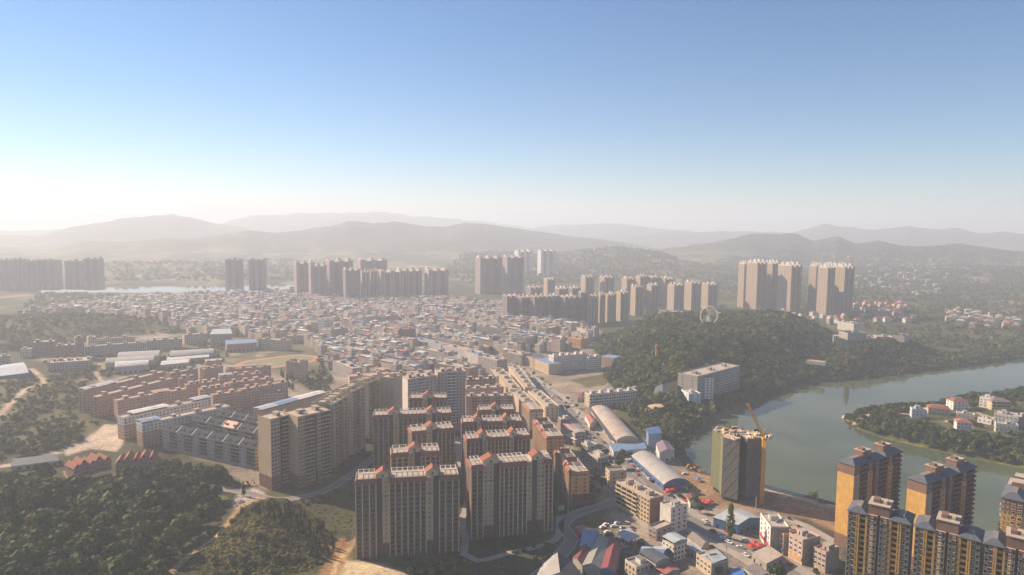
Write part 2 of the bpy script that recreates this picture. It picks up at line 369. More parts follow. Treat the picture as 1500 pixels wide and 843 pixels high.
_GX = (_GR[:, None]*np.sin(_GA)[None]); _GY = (_GR[:, None]*np.cos(_GA)[None]); _GZ = height(_GX, _GY)
def hz(x, y):                         # height of the built ground sheet
    r = math.hypot(x, y); a = math.atan2(x, y)
    i = min(max(int(np.searchsorted(_GR, r))-1, 0), len(_GR)-2); j = min(max(int((a-_GA[0])/(_GA[1]-_GA[0])), 0), 698)
    u = min(max((r-_GR[i])/(_GR[i+1]-_GR[i]), 0), 1); v = min(max((a-_GA[j])/(_GA[1]-_GA[0]), 0), 1)
    return float((_GZ[i, j]*(1-u)+_GZ[i+1, j]*u)*(1-v)+(_GZ[i, j+1]*(1-u)+_GZ[i+1, j+1]*u)*v)
def GT(px, py):                       # sight onto the real terrain
    z = 0.0
    for _ in range(12):
        g = G(px, py, z); z = .5*z+.5*hz(g[0], g[1])
    g = G(px, py, z); return g[0], g[1], hz(g[0], g[1])

def cover(X, Y, Z):
    n1 = wob(X, Y, 60, 1); n2 = wob(X, Y, 240, 4); R = np.hypot(X, Y)
    c = np.zeros((X.size, 3))
    c[:] = (.060, .062, .030)
    def paint(mask, col, k=1.0):
        k = np.clip(mask, 0, 1)[:, None]*k; c[:] = c*(1-k)+np.array(col)*k
    paint(sstep(.1, .6, n2), (.10, .095, .045)); paint(sstep(.35, .8, n1), (.040, .050, .022), .8)
    far = sstep(1700, 2600, R)
    paint(far*sstep(.05, .4, wob(X, Y, 420, 6)), (.17, .15, .08)); paint(far*sstep(.45, .7, wob(X, Y, 300, 7)), (.28, .22, .15))
    paint(far*sstep(.3, .6, -wob(X, Y, 380, 3)), (.035, .045, .022))
    paint(sstep(30, 90, Z)*far, (.040, .050, .026)); paint(sstep(30, 90, Z)*far*sstep(.5, .8, wob(X, Y, 500, 1)), (.12, .10, .05))
    def area(poly, col, soft=6, k=1.0): paint(sstep(-soft, soft, sdist(X, Y, poly)+n1*soft*.8), col, k)
    area(TOWN, (.27, .225, .175), 8); area(ROADLAND, (.33, .26, .19), 5); area(CAMPUS, (.125, .115, .062), 6); paint(sstep(0, 8, sdist(X, Y, CAMPUS))*sstep(.2, .5, n1), (.27, .22, .15), .8); area(OLD, (.15, .13, .11), 8); area(LEFT_HILLS, (.075, .080, .035), 40)  # old-town ground darkened: street shade put into its colour
    area(LEFT_SLOPE, (.115, .105, .05), 10); paint(sstep(-4, 10, sdist(X, Y, LEFT_SLOPE))*sstep(.0, .45, n1), (.055, .06, .026))
    area(HILL, (.035, .040, .018), 6); area(WOOD, (.040, .036, .018), 8); area(SHRUB, (.075, .066, .028), 6)
    paint(sstep(0, 10, sdist(X, Y, SHRUB))*sstep(.1, .5, wob(X, Y, 18, 2)), (.12, .085, .035), .8)
    area(MEADOW, (.060, .058, .026), 6); area(RIGHT_BANK, (.06, .055, .028), 8)
    area(FIELDS, (.11, .095, .042), 4)
    area(COURT, (.50, .40, .30), 2); area(SANDLOT, (.52, .40, .25), 2); area(SOILSLOPE, (.34, .19, .085), 2.5)
    area(RUBBLE, (.46, .40, .34), 2); area(SITE, (.30, .19, .11), 6); area(EXTRA_SOIL, (.38, .24, .14), 4)
    paint(sstep(-16, -4, sdist(X, Y, RIVER))*(1-sstep(-2, 1, sdist(X, Y, PENIN)))*sstep(-.1, .3, n1), (.13, .105, .06), .6)
    area(PENIN, (.085, .085, .032), 4); paint(sstep(-3, -1, sdist(X, Y, PENIN))*(1-sstep(0, 3, sdist(X, Y, PENIN))), (.20, .20, .05), .8)
    for pts, wd, col in TRACKS: paint(1-sstep(wd*.6, wd*1.3, line_dist(X, Y, pts)), col)
    return c
TRACKS = [(PW([(245,843),(280,812),(310,795),(330,775),(340,757),(358,738),(385,730)]), 2.2, (.40, .27, .14)),
          (PW([(0,618),(25,590),(45,575),(66,567),(60,552),(45,540)]), 3.5, (.42, .32, .22)), (PW([(150,560),(140,548),(146,534)]), 2.5, (.40, .31, .22)),
          (PW([(1236,616),(1262,612),(1300,607),(1335,612),(1390,622),(1420,630)]), 3, (.48, .36, .22)),
          (PW([(1385,603),(1410,598),(1440,613),(1460,618)]), 2.5, (.45, .36, .25)),
          (PW([(1120,714),(1170,728),(1232,748)]), 5, (.50, .37, .22)), (PW([(488,846),(492,826),(516,800),(521,790)]), 1.6, (.48, .34, .18)),
          (PW([(-40,692),(60,672),(110,655),(160,640),(178,628)]), 4, (.40, .33, .26)), (PW([(95,712),(110,700),(104,690)]), 5, (.50, .36, .22)),
          (PW([(335,735),(300,715),(270,700)]), 3, (.14, .15, .05))]

def grid_ground():
    na, nr = len(_GA), len(_GR); X, Y, Z = _GX.ravel(), _GY.ravel(), _GZ.ravel()
    C = cover(X, Y, Z)
    nv = X.size; me = bpy.data.meshes.new('ground')
    i = np.arange(nr-1)[:, None]*na+np.arange(na-1)[None]; i = i.ravel()
    q = np.stack([i, i+na, i+na+1, i+1], 1)[:, ::-1].astype(np.int32)
    me.vertices.add(nv); me.vertices.foreach_set('co', np.stack([X, Y, Z], 1).astype(np.float32).ravel())
    me.loops.add(q.size); me.loops.foreach_set('vertex_index', q.ravel())
    me.polygons.add(len(q)); me.polygons.foreach_set('loop_start', np.arange(0, q.size, 4, dtype=np.int32))
    me.polygons.foreach_set('loop_total', np.full(len(q), 4, np.int32))
    me.update(); me.validate()
    at = me.attributes.new('cover', 'FLOAT_COLOR', 'POINT')
    at.data.foreach_set('color', np.concatenate([C, np.ones((nv, 1))], 1).astype(np.float32).ravel())
    me.polygons.foreach_set('use_smooth', np.ones(len(q), bool))
    if me.polygons[0].normal.z < 0: me.flip_normals()
    me.materials.append(M['ground'])
    return tag(put('ground', me), kind='structure')
grid_ground()

def flat_sheet(name, pts, z, mat):
    b = MB(); b.poly([(p[0], p[1], z) for p in pts], mat); return tag(b.build(name), kind='structure')
def ccw(p): 
    p = list(map(tuple, p)); a = sum(p[i][0]*p[(i+1) % len(p)][1]-p[(i+1) % len(p)][0]*p[i][1] for i in range(len(p)))
    return p if a > 0 else p[::-1]
mn, mx = RIVER.min(0)-25, RIVER.max(0)+60
flat_sheet('river', [(mn[0], mn[1]), (mx[0], mn[1]), (mx[0], mx[1]), (mn[0], mx[1])], -5.0, 'water')
flat_sheet('far_river', ccw(FAR_RIVER*np.array([1, 1])), -4.9, 'water')
flat_sheet('pond', ccw(POND), -4.9, 'water')

# the air
def build_haze():
    b = MB(); x0, x1, y0, y1, z0, z1 = -14500, 14500, -700, 16000, -12, 420
    for f in ([(x0,y0,z0),(x0,y1,z0),(x1,y1,z0),(x1,y0,z0)], [(x0,y0,z1),(x1,y0,z1),(x1,y1,z1),(x0,y1,z1)], [(x0,y0,z0),(x1,y0,z0),(x1,y0,z1),(x0,y0,z1)],
              [(x1,y0,z0),(x1,y1,z0),(x1,y1,z1),(x1,y0,z1)], [(x1,y1,z0),(x0,y1,z0),(x0,y1,z1),(x1,y1,z1)], [(x0,y1,z0),(x0,y0,z0),(x0,y0,z1),(x0,y1,z1)]):
        b.poly(f, 'haze')
    mt = bpy.data.materials.new('haze'); mt.use_nodes = True; t = mt.node_tree; t.nodes.clear(); M['haze'] = mt
    o = t.nodes.new('ShaderNodeOutputMaterial'); v = t.nodes.new('ShaderNodeVolumePrincipled')
    v.inputs['Color'].default_value = (*HAZE_COL, 1); v.inputs['Density'].default_value = HAZE_DENSITY; v.inputs['Anisotropy'].default_value = HAZE_G
    t.links.new(v.outputs[0], o.inputs['Volume'])
    tag(b.build('haze'), kind='stuff')
build_haze()

# roads: carriageway, raised pavements with kerbs, painted lines
def offset_line(pts, d):
    pts = np.array(pts); out = []
    for i in range(len(pts)):
        a = pts[max(0, i-1)]; b = pts[min(len(pts)-1, i+1)]; t = b-a; t = t/np.linalg.norm(t)
        out.append(pts[i]+d*np.array([-t[1], t[0]]))
    return np.array(out)
def smooth_line(pts, step=8):
    pts = np.array(pts, float); out = []
    for i in range(len(pts)-1):
        p0 = pts[max(0, i-1)]; p1 = pts[i]; p2 = pts[i+1]; p3 = pts[min(len(pts)-1, i+2)]
        n = max(1, int(np.linalg.norm(p2-p1)/step))
        for k in range(n):
            t = k/n; out.append(.5*((2*p1)+(-p0+p2)*t+(2*p0-5*p1+4*p2-p3)*t*t+(-p0+3*p1-3*p2+p3)*t**3))
    out.append(pts[-1]); return np.array(out)
def ribbon(b, line, d0, d1, z, mat, z0=None, dash=None):
    A = offset_line(line, d0); B = offset_line(line, d1)
    for i in range(len(line)-1):
        if dash and i % dash: continue
        b.poly([(*B[i], z), (*B[i+1], z), (*A[i+1], z), (*A[i], z)][::(1 if d1 < d0 else -1)], mat)
        if z0 is not None:
            for P_ in (A, B): b.poly([(*P_[i], z0), (*P_[i+1], z0), (*P_[i+1], z), (*P_[i], z)], mat)
def road(name, px, wd, pave=2.5, lines=True, mat='asphalt'):
    L = smooth_line(PW(px)); b = MB(); ribbon(b, L, -wd/2, wd/2, .05, mat)
    tag(b.build(name), kind='structure')
    if lines:
        b = MB(); ribbon(b, L, -.15, .15, .054+.004, 'line_white', dash=2)
        for s in (-1, 1): ribbon(b, L, s*(wd/2-.5)-.09, s*(wd/2-.5)+.09, .058, 'line_white')
        tag(b.build('road_markings'), kind='structure')
    if pave:
        b = MB()
        for s in (-1, 1): ribbon(b, L, s*wd/2, s*(wd/2+pave), .18, 'paving', z0=0)
        tag(b.build('pavement'), kind='structure')
    return L
MAIN = road('main_road', [(1190,862),(1130,827),(1095,806),(1051,785),(1000,757),(960,722),(935,700),(880,652),(845,615),(808,580),(775,556),(745,537),(722,520)], 16, 6)
LANE = road('lane', [(760,862),(792,842),(822,812),(838,790),(824,770),(846,752),(880,742),(905,732)], 7, 1.2, False)
road('estate_path', [(676,760),(682,790),(680,812),(700,822),(740,812),(812,792),(820,760),(822,740)], 5, 0, False, 'paving')
road('estate_path', [(676,760),(684,740),(680,700),(672,670),(670,640)], 5, 0, False, 'paving')
STREET = road('street', [(300,712),(360,722),(400,732),(445,728),(490,712),(550,668),(575,640)], 6, 1, False)
road('street', [(905,735),(935,760),(965,790),(1010,815),(1060,850)], 6, 0, False, 'paving')
road('street', [(822,600),(850,590),(870,584),(900,560)], 9, 2, False)
road('quay_road', [(1244,800),(1215,790),(1180,770),(1150,760)], 7, 0, False, 'paving')

# ================================================================== BUILDERS
OCC = []                                # ground already taken: (x, y, radius)
def occupy_rect(o, ang, W, D):
    n = max(1, int(W/8)); c, s = math.cos(ang), math.sin(ang); k = max(1, int(D/10))
    for i in range(n+1):
        for j in range(k+1):
            x, y = W*i/n, D*j/k; OCC.append((o[0]+c*x-s*y, o[1]+s*x+c*y, max(7, D/k*.7)))
_cache = {}
def window_mesh(w_, h_, fm='rib', gm='glass'):
    k = ('win', round(w_, 1), round(h_, 1), fm, gm)
    if k not in _cache:
        w_, h_ = k[1], k[2]; b = MB(); x = w_/2; t = .13
        for (x0, z0, x1, z1) in ((-x, 0, x, t), (-x, h_-t, x, h_), (-x, t, -x+t, h_-t), (x-t, t, x, h_-t), (-.05, t, .05, h_-t)):
            b.box(x0, -.13, z0, x1, 0, z1, fm, skip='b')
        b.box(-x-.1, -.3, -.12, x+.1, 0, 0, fm, skip='b', bottom=True)
        b.poly([(-x+t, -.05, t), (x-t, -.05, t), (x-t, -.05, h_-t), (-x+t, -.05, h_-t)], gm)
        _cache[k] = b.mesh('window')
    return _cache[k]
def balcony_mesh(w_, d_, par, wall, gm='glass_dark', rail=False):
    k = ('bal', round(w_, 1), d_, par, wall, gm, rail)
    if k not in _cache:
        w_ = k[1]; b = MB(); x = w_/2
        b.box(-x, -d_, -.18, x, 0, 0, wall, skip='b', bottom=True)
        if rail:
            b.box(-x, -d_, par-.1, x, -d_+.1, par, wall, bottom=True)
            for i in range(int(w_/.5)+1): b.box(-x+i*.5-.03, -d_+.02, 0, -x+i*.5+.03, -d_+.08, par-.1, wall, skip='t')
        else: b.box(-x, -d_, 0, x, -d_+.12, par, wall)
        b.box(-x, -d_+.12, 0, -x+.12, 0, par, wall, skip='bf'); b.box(x-.12, -d_+.12, 0, x, 0, par, wall, skip='bf')
        b.poly([(-x+.3, -.04, .02), (x-.3, -.04, .02), (x-.3, -.04, 2.3), (-x+.3, -.04, 2.3)], gm)
        _cache[k] = b.mesh('balcony')
    return _cache[k]
def roof_clutter(t, W, D, z, n, rg, wall='beige'):
    for i in range(n):
        x = W*(i+.5)/n+rg.uniform(-2, 2); b = MB(); w_, d_, h_ = rg.uniform(3, 5), min(D*.6, rg.uniform(4, 6)), rg.uniform(2.4, 3.4)
        b.box(-w_/2, -d_/2, 0, w_/2, d_/2, h_, wall, top='roof_concrete'); b.box(-w_/2-.2, -d_/2-.2, h_, w_/2+.2, d_/2+.2, h_+.18, 'concrete', bottom=True)
        b.box(-.5, -d_/2-.06, 0, .5, -d_/2, 2.0, 'dark', skip='b')
        b.build('stair_hut', t, (x, D*.5, z))
        if rg.random() < .8:
            b = MB(); pts = [(.9*math.cos(a*.785), .9*math.sin(a*.785)) for a in range(8)]; b.prism(pts, .3, 1.7, 'steel'); b.box(-.6, -.6, 0, .6, .6, .3, 'concrete')
            b.build('water_tank', t, (x+rg.uniform(3.5, 5), D*rg.uniform(.3, .7), z))
def flat_roof(t, W, D, z, wall, top='roof_concrete', par=.9, y0=0.0):
    b = MB(); b.poly([(.25, y0+.25, z+.03), (W-.25, y0+.25, z+.03), (W-.25, D-.25, z+.03), (.25, D-.25, z+.03)], top)
    if par:
        b.box(0, y0, z, W, y0+.25, z+par, wall); b.box(0, D-.25, z, W, D, z+par, wall)
        b.box(0, y0+.25, z, .25, D-.25, z+par, wall, skip='fb'); b.box(W-.25, y0+.25, z, W, D-.25, z+par, wall, skip='fb')
    b.build('roof', t)
def skirt(t, x0, x1, D, z, mat='red_tile', out=.9, y0=0.0, drop=1.8, rise=.7):
    b = MB(); a = [(x0-out*.4, y0-out), (x1+out*.4, y0-out), (x1+out*.4, D+out), (x0-out*.4, D+out)]; c = [(x0+.5, y0+.5), (x1-.5, y0+.5), (x1-.5, D-.5), (x0+.5, D-.5)]
    for i in range(4):
        j = (i+1) % 4
        b.poly([(*a[i], z-drop), (*a[j], z-drop), (*c[j], z+rise), (*c[i], z+rise)], mat)
        b.poly([(*a[j], z-drop), (*a[i], z-drop), ((a[i][0]+c[i][0])/2, (a[i][1]+c[i][1])/2, z-drop-.05), ((a[j][0]+c[j][0])/2, (a[j][1]+c[j][1])/2, z-drop-.05)], 'rib')
    for i in range(4):                                    # inner upstand of the terrace
        j = (i+1) % 4; b.poly([(*c[j], z), (*c[i], z), (*c[i], z+rise), (*c[j], z+rise)], 'rib')
    return b.build('tile_skirt', t)
def gable_tower(t, x0, x1, y0, y1, z, h_=3.0, rise=2.6, tile='red_tile', wall='rib', axis='y'):
    b = MB(); b.box(x0, y0, z, x1, y1, z+h_, wall)
    b.box((x0+x1)/2-.6, y0-.05, z+.8, (x0+x1)/2+.6, y0, z+2.2, 'dark', skip='b')
    o = b.build('roof_tower', t); b = MB(); e = .7; zt = z+h_
    if axis == 'y':
        xm = (x0+x1)/2
        b.poly([(x0-e, y0-e, zt-.3), (xm, y0-e, zt+rise), (xm, y1+e, zt+rise), (x0-e, y1+e, zt-.3)][::-1], tile)
        b.poly([(xm, y0-e, zt+rise), (x1+e, y0-e, zt-.3), (x1+e, y1+e, zt-.3), (xm, y1+e, zt+rise)][::-1], tile)
        b.poly([(x0, y0-.02, zt), (x1, y0-.02, zt), (xm, y0-.02, zt+rise-.3)], wall); b.poly([(x1, y1+.02, zt), (x0, y1+.02, zt), (xm, y1+.02, zt+rise-.3)], wall)
    else:
        ym = (y0+y1)/2
        b.poly([(x0-e, y0-e, zt-.3), (x1+e, y0-e, zt-.3), (x1+e, ym, zt+rise), (x0-e, ym, zt+rise)], tile)
        b.poly([(x0-e, ym, zt+rise), (x1+e, ym, zt+rise), (x1+e, y1+e, zt-.3), (x0-e, y1+e, zt-.3)], tile)
        b.poly([(x0-.02, y1, zt), (x0-.02, y0, zt), (x0-.02, ym, zt+rise-.3)], wall); b.poly([(x1+.02, y0, zt), (x1+.02, y1, zt), (x1+.02, ym, zt+rise-.3)], wall)
    b.build('tile_roof', o)
def pergola(t, x0, x1, y0, y1, z):
    b = MB(); n = max(2, int((x1-x0)/3))
    for i in range(n+1):
        x = x0+(x1-x0)*i/n
        for y in (y0, y1): b.bar((x, y, z), (x, y, z+2.3), .12, 'white')
        b.bar((x, y0-.4, z+2.4), (x, y1+.4, z+2.4), .12, 'white')
    for y in (y0, y1): b.bar((x0-.4, y, z+2.3), (x1+.4, y, z+2.3), .14, 'white')
    b.build('pergola', t)

def slab(name, label, cat, a, b, h, D, layout, group=None, wall='taupe', rib='rib', base=None, topband=None, fh=2.9, nf=None, z0=None,
         at_base=False, gz=0.0, ends=(0, 0), cap=100, visible=99, frame='rib', gm='glass', par=.9, roof=True, roofmat='roof_concrete', clutter=0, end_mat=None, win=(1.9, 1.8), swap=False, back='taupe', hut=None):
    """a, b: sights of the left and right ends of the front, at the eaves (or at the ground when at_base)"""
    p = G(*a, gz if at_base else gz+h)[:2]; q = G(*b, gz if at_base else gz+h)[:2]
    W = float(np.hypot(*(q-p))); ang = math.atan2(q[1]-p[1], q[0]-p[0])
    t = empty(name, label, cat, (p[0], p[1], gz), ang, group); occupy_rect(p, ang, W, D)
    nf = nf or int(h/fh); z0 = h-nf*fh-.4 if z0 is None else z0
    rg = random.Random(int(W*100)+int(D*7)); tot = sum(s[1] for s in layout); x = 0; body = MB(); todo = []; segs = []
    levels = [(0, base[0], base[1])] if base else []
    zc = base[0] if base else 0
    if topband: levels += [(zc, h-topband[0], None), (h-topband[0], h, topband[1])]
    else: levels += [(zc, h, None)]
    for s in layout:
        kind, fr, n, off = s[0], s[1], s[2], s[3]; mt = s[4] if len(s) > 4 and s[4] else wall
        w_ = W*fr/tot; segs.append((kind, x, x+w_, n, off, mt))
        for (l0, l1, lm) in levels: body.box(x, off, l0, x+w_, D, l1, lm or mt, top=roofmat)
        if kind in ('w', 'r', 's'):
            cw = w_/n; ww = min(win[0] if kind != 's' else .9, cw-.5); wh = win[1] if kind != 's' else 1.1
            for f in range(nf-1, -1, -1):
                for i in range(n): todo.append(('w', f, x+cw*(i+.5), off, z0+f*fh+.75, ww, wh))
        elif kind in ('b', 'B'):
            cw = w_/n
            for f in range(nf-1, 0, -1):
                for i in range(n): todo.append((kind, f, x+cw*(i+.5), off, z0+f*fh, cw-.3, 0))
        if kind == 'r':                                  # ribbed wing: a pilaster at every bay line
            for i in range(n+1):
                xx = x+w_*i/n; pb = MB(); pb.box(-.28, off-.38, 0, .28, off, h-1.0, rib, skip='b'); pb.build('pilaster', t, (min(max(xx, x+.28), x+w_-.28), 0, 0))
        x += w_
    for side, n in zip('LR', ends):
        for f in range(nf):
            for i in range(n):
                y = D*(i+.5)/n; xx = -.0 if side == 'L' else W
                todo.append(('e'+side, f, xx, y, z0+f*fh+.8, min(1.4, D/n-.6), 1.3))
    if end_mat:
        for mt_, xx in ((end_mat[0], 0), (end_mat[1], W)):
            if mt_:
                zt = h-(topband[0] if topband else 0); zb = base[0] if base else 0; e = -.06 if xx == 0 else .0
                body.box(xx+e, layout[0][3] if xx == 0 else layout[-1][3], zb, xx+e+.06, D, zt, mt_)
    body.build('wall', t)
    todo.sort(key=lambda r: (-r[1],)); k = 0; rest = MB(); kb = 0
    for r in todo:
        if r[1] < nf-visible: continue
        kind, f, xx, y, z, ww, wh = r
        if kind in ('b', 'B') and kb < cap:
            kb += 1; put('balcony', balcony_mesh(ww, 1.3, 1.0, 'concrete' if kind == 'B' else rib, 'glass_dark', kind == 'B'), t, (xx, y, z))
        elif kind == 'w' and k < cap:
            k += 1; put('window', window_mesh(ww, wh, frame, gm), t, (xx, y, z))
        elif kind in ('b', 'B'):
            rest.box(xx-ww/2, y-1.3, z-.15, xx+ww/2, y-.0, z+1.0, rib, skip='b'); rest.poly([(xx-ww/2+.2, y-.05, z+1.02), (xx+ww/2-.2, y-.05, z+1.02), (xx+ww/2-.2, y-.05, z+2.3), (xx-ww/2+.2, y-.05, z+2.3)], 'glass_dark')
        else:
            if kind == 'w':
                rest.poly([(xx-ww/2, y-.04, z), (xx+ww/2, y-.04, z), (xx+ww/2, y-.04, z+wh), (xx-ww/2, y-.04, z+wh)], frame)
                rest.poly([(xx-ww/2+.15, y-.08, z+.15), (xx+ww/2-.15, y-.08, z+.15), (xx+ww/2-.15, y-.08, z+wh-.15), (xx-ww/2+.15, y-.08, z+wh-.15)], gm)
            else:
                sgn = -1 if kind == 'eL' else 1; X_ = xx+sgn*.09
                qd = [(X_, y+ww/2, z), (X_, y-ww/2, z), (X_, y-ww/2, z+wh), (X_, y+ww/2, z+wh)]
                rest.poly(qd if sgn < 0 else qd[::-1], gm)
    g = rest.build('glazing', t)
    if g: g['kind'] = 'stuff'
    if roof: flat_roof(t, W, D, h, wall if not topband else topband[1], roofmat, par)
    if clutter: roof_clutter(t, W, D, h, clutter, rg, hut or wall)
    return t, segs, W, D, h

def tile_tower(label, a, b, h, D, layout, ends=(1, 1), visible=99, wall='taupe', cap=100, clutter=False):
    t, segs, W, D, h = slab('apartment_tower', label, 'apartment tower', a, b, h, D, layout, group='tile-roofed apartment towers of the ribbed estate', wall=wall,
        base=(8.2, 'maroon'), win=(2.3, 2.1), frame='frame_brown', fh=2.9, nf=int((h-1.5)/2.9), ends=ends, cap=cap, visible=visible, roof=False)
    bd = MB(); zb = h-10.5
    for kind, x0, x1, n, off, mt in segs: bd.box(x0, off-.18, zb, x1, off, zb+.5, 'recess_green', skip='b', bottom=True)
    bd.build('string_course', t)
    i = 0
    while i < len(segs):
        kind, x0, x1, n, off, mt = segs[i]
        if kind in 'rw':
            s = skirt(t, x0, x1, D, h, y0=off)
            r = MB(); r.poly([(x0+.5, off+.5, h+.06), (x1-.5, off+.5, h+.06), (x1-.5, D-.5, h+.06), (x0+.5, D-.5, h+.06)], 'roof_concrete'); r.build('roof', t)
            if x1-x0 > 6: pergola(t, x0+1.5, x1-1.5, off+D*.35, D-2.5, h)
        elif kind == 'p':
            j = i; xs0 = x0; xs1 = x1
            if i+1 < len(segs) and segs[i+1][0] == 's': xs1 = segs[i+1][2]
            elif i and segs[i-1][0] == 's': xs0 = segs[i-1][1]
            gable_tower(t, xs0, xs1, off if kind != 'p' else off+.2, D*.62, h, 2.6, 2.8)
        i += 1
    return t

# ================================================================== NEAR BUILDINGS
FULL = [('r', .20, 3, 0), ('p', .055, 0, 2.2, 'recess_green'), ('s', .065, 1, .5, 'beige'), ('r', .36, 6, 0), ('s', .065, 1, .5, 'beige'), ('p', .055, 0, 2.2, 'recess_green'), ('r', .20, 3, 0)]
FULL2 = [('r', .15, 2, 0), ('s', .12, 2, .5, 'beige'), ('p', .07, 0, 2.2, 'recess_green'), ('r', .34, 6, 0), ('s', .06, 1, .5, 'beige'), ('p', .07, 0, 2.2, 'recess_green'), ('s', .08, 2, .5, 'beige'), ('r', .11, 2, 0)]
HALF = [('r', .36, 3, 0), ('s', .12, 1, .5, 'beige'), ('p', .12, 0, 2.2, 'recess_green'), ('r', .40, 4, 0)]
SIDE = [('r', .22, 3, 0, 'orange'), ('p', .06, 0, 1.6, 'beige'), ('r', .32, 4, 0, 'orange'), ('p', .06, 0, 1.6, 'beige'), ('r', .34, 4, 0, 'orange')]
tile_tower('wide ribbed tower with red tile skirts standing beside the shrub-covered mound and a sandy yard', (520, 705), (673, 697), 48, 15, FULL)
tile_tower('wide ribbed tower with red tile skirts whose front foot meets the curving lane', (690, 684), (810.5, 674), 48, 15, FULL2)
tile_tower('narrow tile-roofed tower directly behind the wide tower by the sandy yard', (572.5, 666), (645, 662), 48, 14, HALF, visible=5, wall='beige')
tile_tower('narrow tile-roofed tower second in line behind the wide tower by the sandy yard', (602.5, 634), (666, 628), 48, 14, HALF, visible=13)
tile_tower('broad tile-roofed tower with two gabled roof towers standing beside the cream balcony towers', (546, 610), (662, 606), 48, 14, FULL)
tile_tower('small tile-roofed tower just in front of the pale pink twin-stepped slab', (599, 584.6), (655, 584), 48, 14, HALF, visible=9)
tile_tower('tile-roofed tower close behind the wide tower by the curving lane', (683, 645), (777, 639), 48, 14, FULL, visible=8)
tile_tower('tile-roofed tower in the third row back from the curving lane', (676, 620), (765, 618), 48, 14, FULL, visible=12)
tile_tower('shaded tile-roofed tower at the back of the estate facing the salmon slab', (700, 602), (754, 601), 48, 12, HALF, visible=8)
tile_tower('low sunlit orange row with tile gables nearest the curving lane', (812, 660), (838, 693.5), 24, 13, SIDE, ends=(0, 2), wall='beige')
tile_tower('low sunlit orange row with tile gables between the main road and the inner towers', (781, 615), (801, 641), 25, 15, SIDE, ends=(0, 2), wall='beige')
tile_tower('slim cream tower with flat tile cap behind the sunlit tile-gabled rows', (765, 590), (776, 601.5), 27, 13, [('r', 1, 6, 0, 'cream')], ends=(0, 1), wall='cream')

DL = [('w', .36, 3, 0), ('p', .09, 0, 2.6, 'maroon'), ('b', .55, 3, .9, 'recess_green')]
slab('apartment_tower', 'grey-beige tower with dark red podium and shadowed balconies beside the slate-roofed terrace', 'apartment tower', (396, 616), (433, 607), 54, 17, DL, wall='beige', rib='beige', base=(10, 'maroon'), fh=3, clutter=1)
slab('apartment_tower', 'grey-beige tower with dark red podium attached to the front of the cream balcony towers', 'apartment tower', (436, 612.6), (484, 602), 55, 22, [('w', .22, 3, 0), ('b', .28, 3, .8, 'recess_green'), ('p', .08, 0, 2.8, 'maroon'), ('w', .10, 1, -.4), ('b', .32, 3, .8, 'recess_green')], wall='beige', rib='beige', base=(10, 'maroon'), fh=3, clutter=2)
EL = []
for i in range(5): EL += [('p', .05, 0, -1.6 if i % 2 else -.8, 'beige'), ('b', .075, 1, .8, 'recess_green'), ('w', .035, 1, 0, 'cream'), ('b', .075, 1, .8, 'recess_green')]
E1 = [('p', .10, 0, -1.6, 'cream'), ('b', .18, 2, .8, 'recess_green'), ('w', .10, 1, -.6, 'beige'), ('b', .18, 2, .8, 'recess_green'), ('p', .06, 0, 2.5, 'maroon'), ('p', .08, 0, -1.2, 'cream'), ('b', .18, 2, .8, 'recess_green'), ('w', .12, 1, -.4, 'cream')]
for a, b, h_, lab in [((486, 595), (510, 581.5), 55, 'cream balcony tower with a narrow sunlit edge right behind the podium towers'), ((513, 577), (534, 567.5), 57, 'cream balcony tower with a cluttered yellow rooftop between two similar towers'), ((537, 564), (556, 556), 54, 'cream balcony tower next to the plain cream stair end')]:
    slab('apartment_tower', lab, 'apartment tower', a, b, h_, 18, E1, wall='cream', rib='beige', base=(4, 'maroon'), fh=3, ends=(3, 2), clutter=4, par=1.6, hut='pale_yellow')
slab('apartment_slab', 'plain cream stair end of the balcony towers with three window columns', 'apartment block', (556, 553), (577, 555), 57, 16, [('s', 1, 3, 0)], wall='cream', rib='cream', fh=3, clutter=1)
slab('apartment_slab', 'pale pink slab with a white sunlit end wall behind the tile-roofed towers', 'apartment block', (597.6, 557), (640, 551), 52, 20, [('w', .4, 4, 0), ('b', .2, 2, .8), ('w', .4, 3, 0)], wall='pink', rib='white', fh=3, end_mat=('white', None), clutter=3, frame='white')
slab('apartment_slab', 'pale pink rear wing with taller white roof huts beside the salmon slab', 'apartment block', (641, 547), (682, 545), 54, 18, [('w', .35, 3, 0), ('b', .3, 2, .8), ('w', .35, 3, 0)], wall='pink', rib='white', fh=3, clutter=3, frame='white')

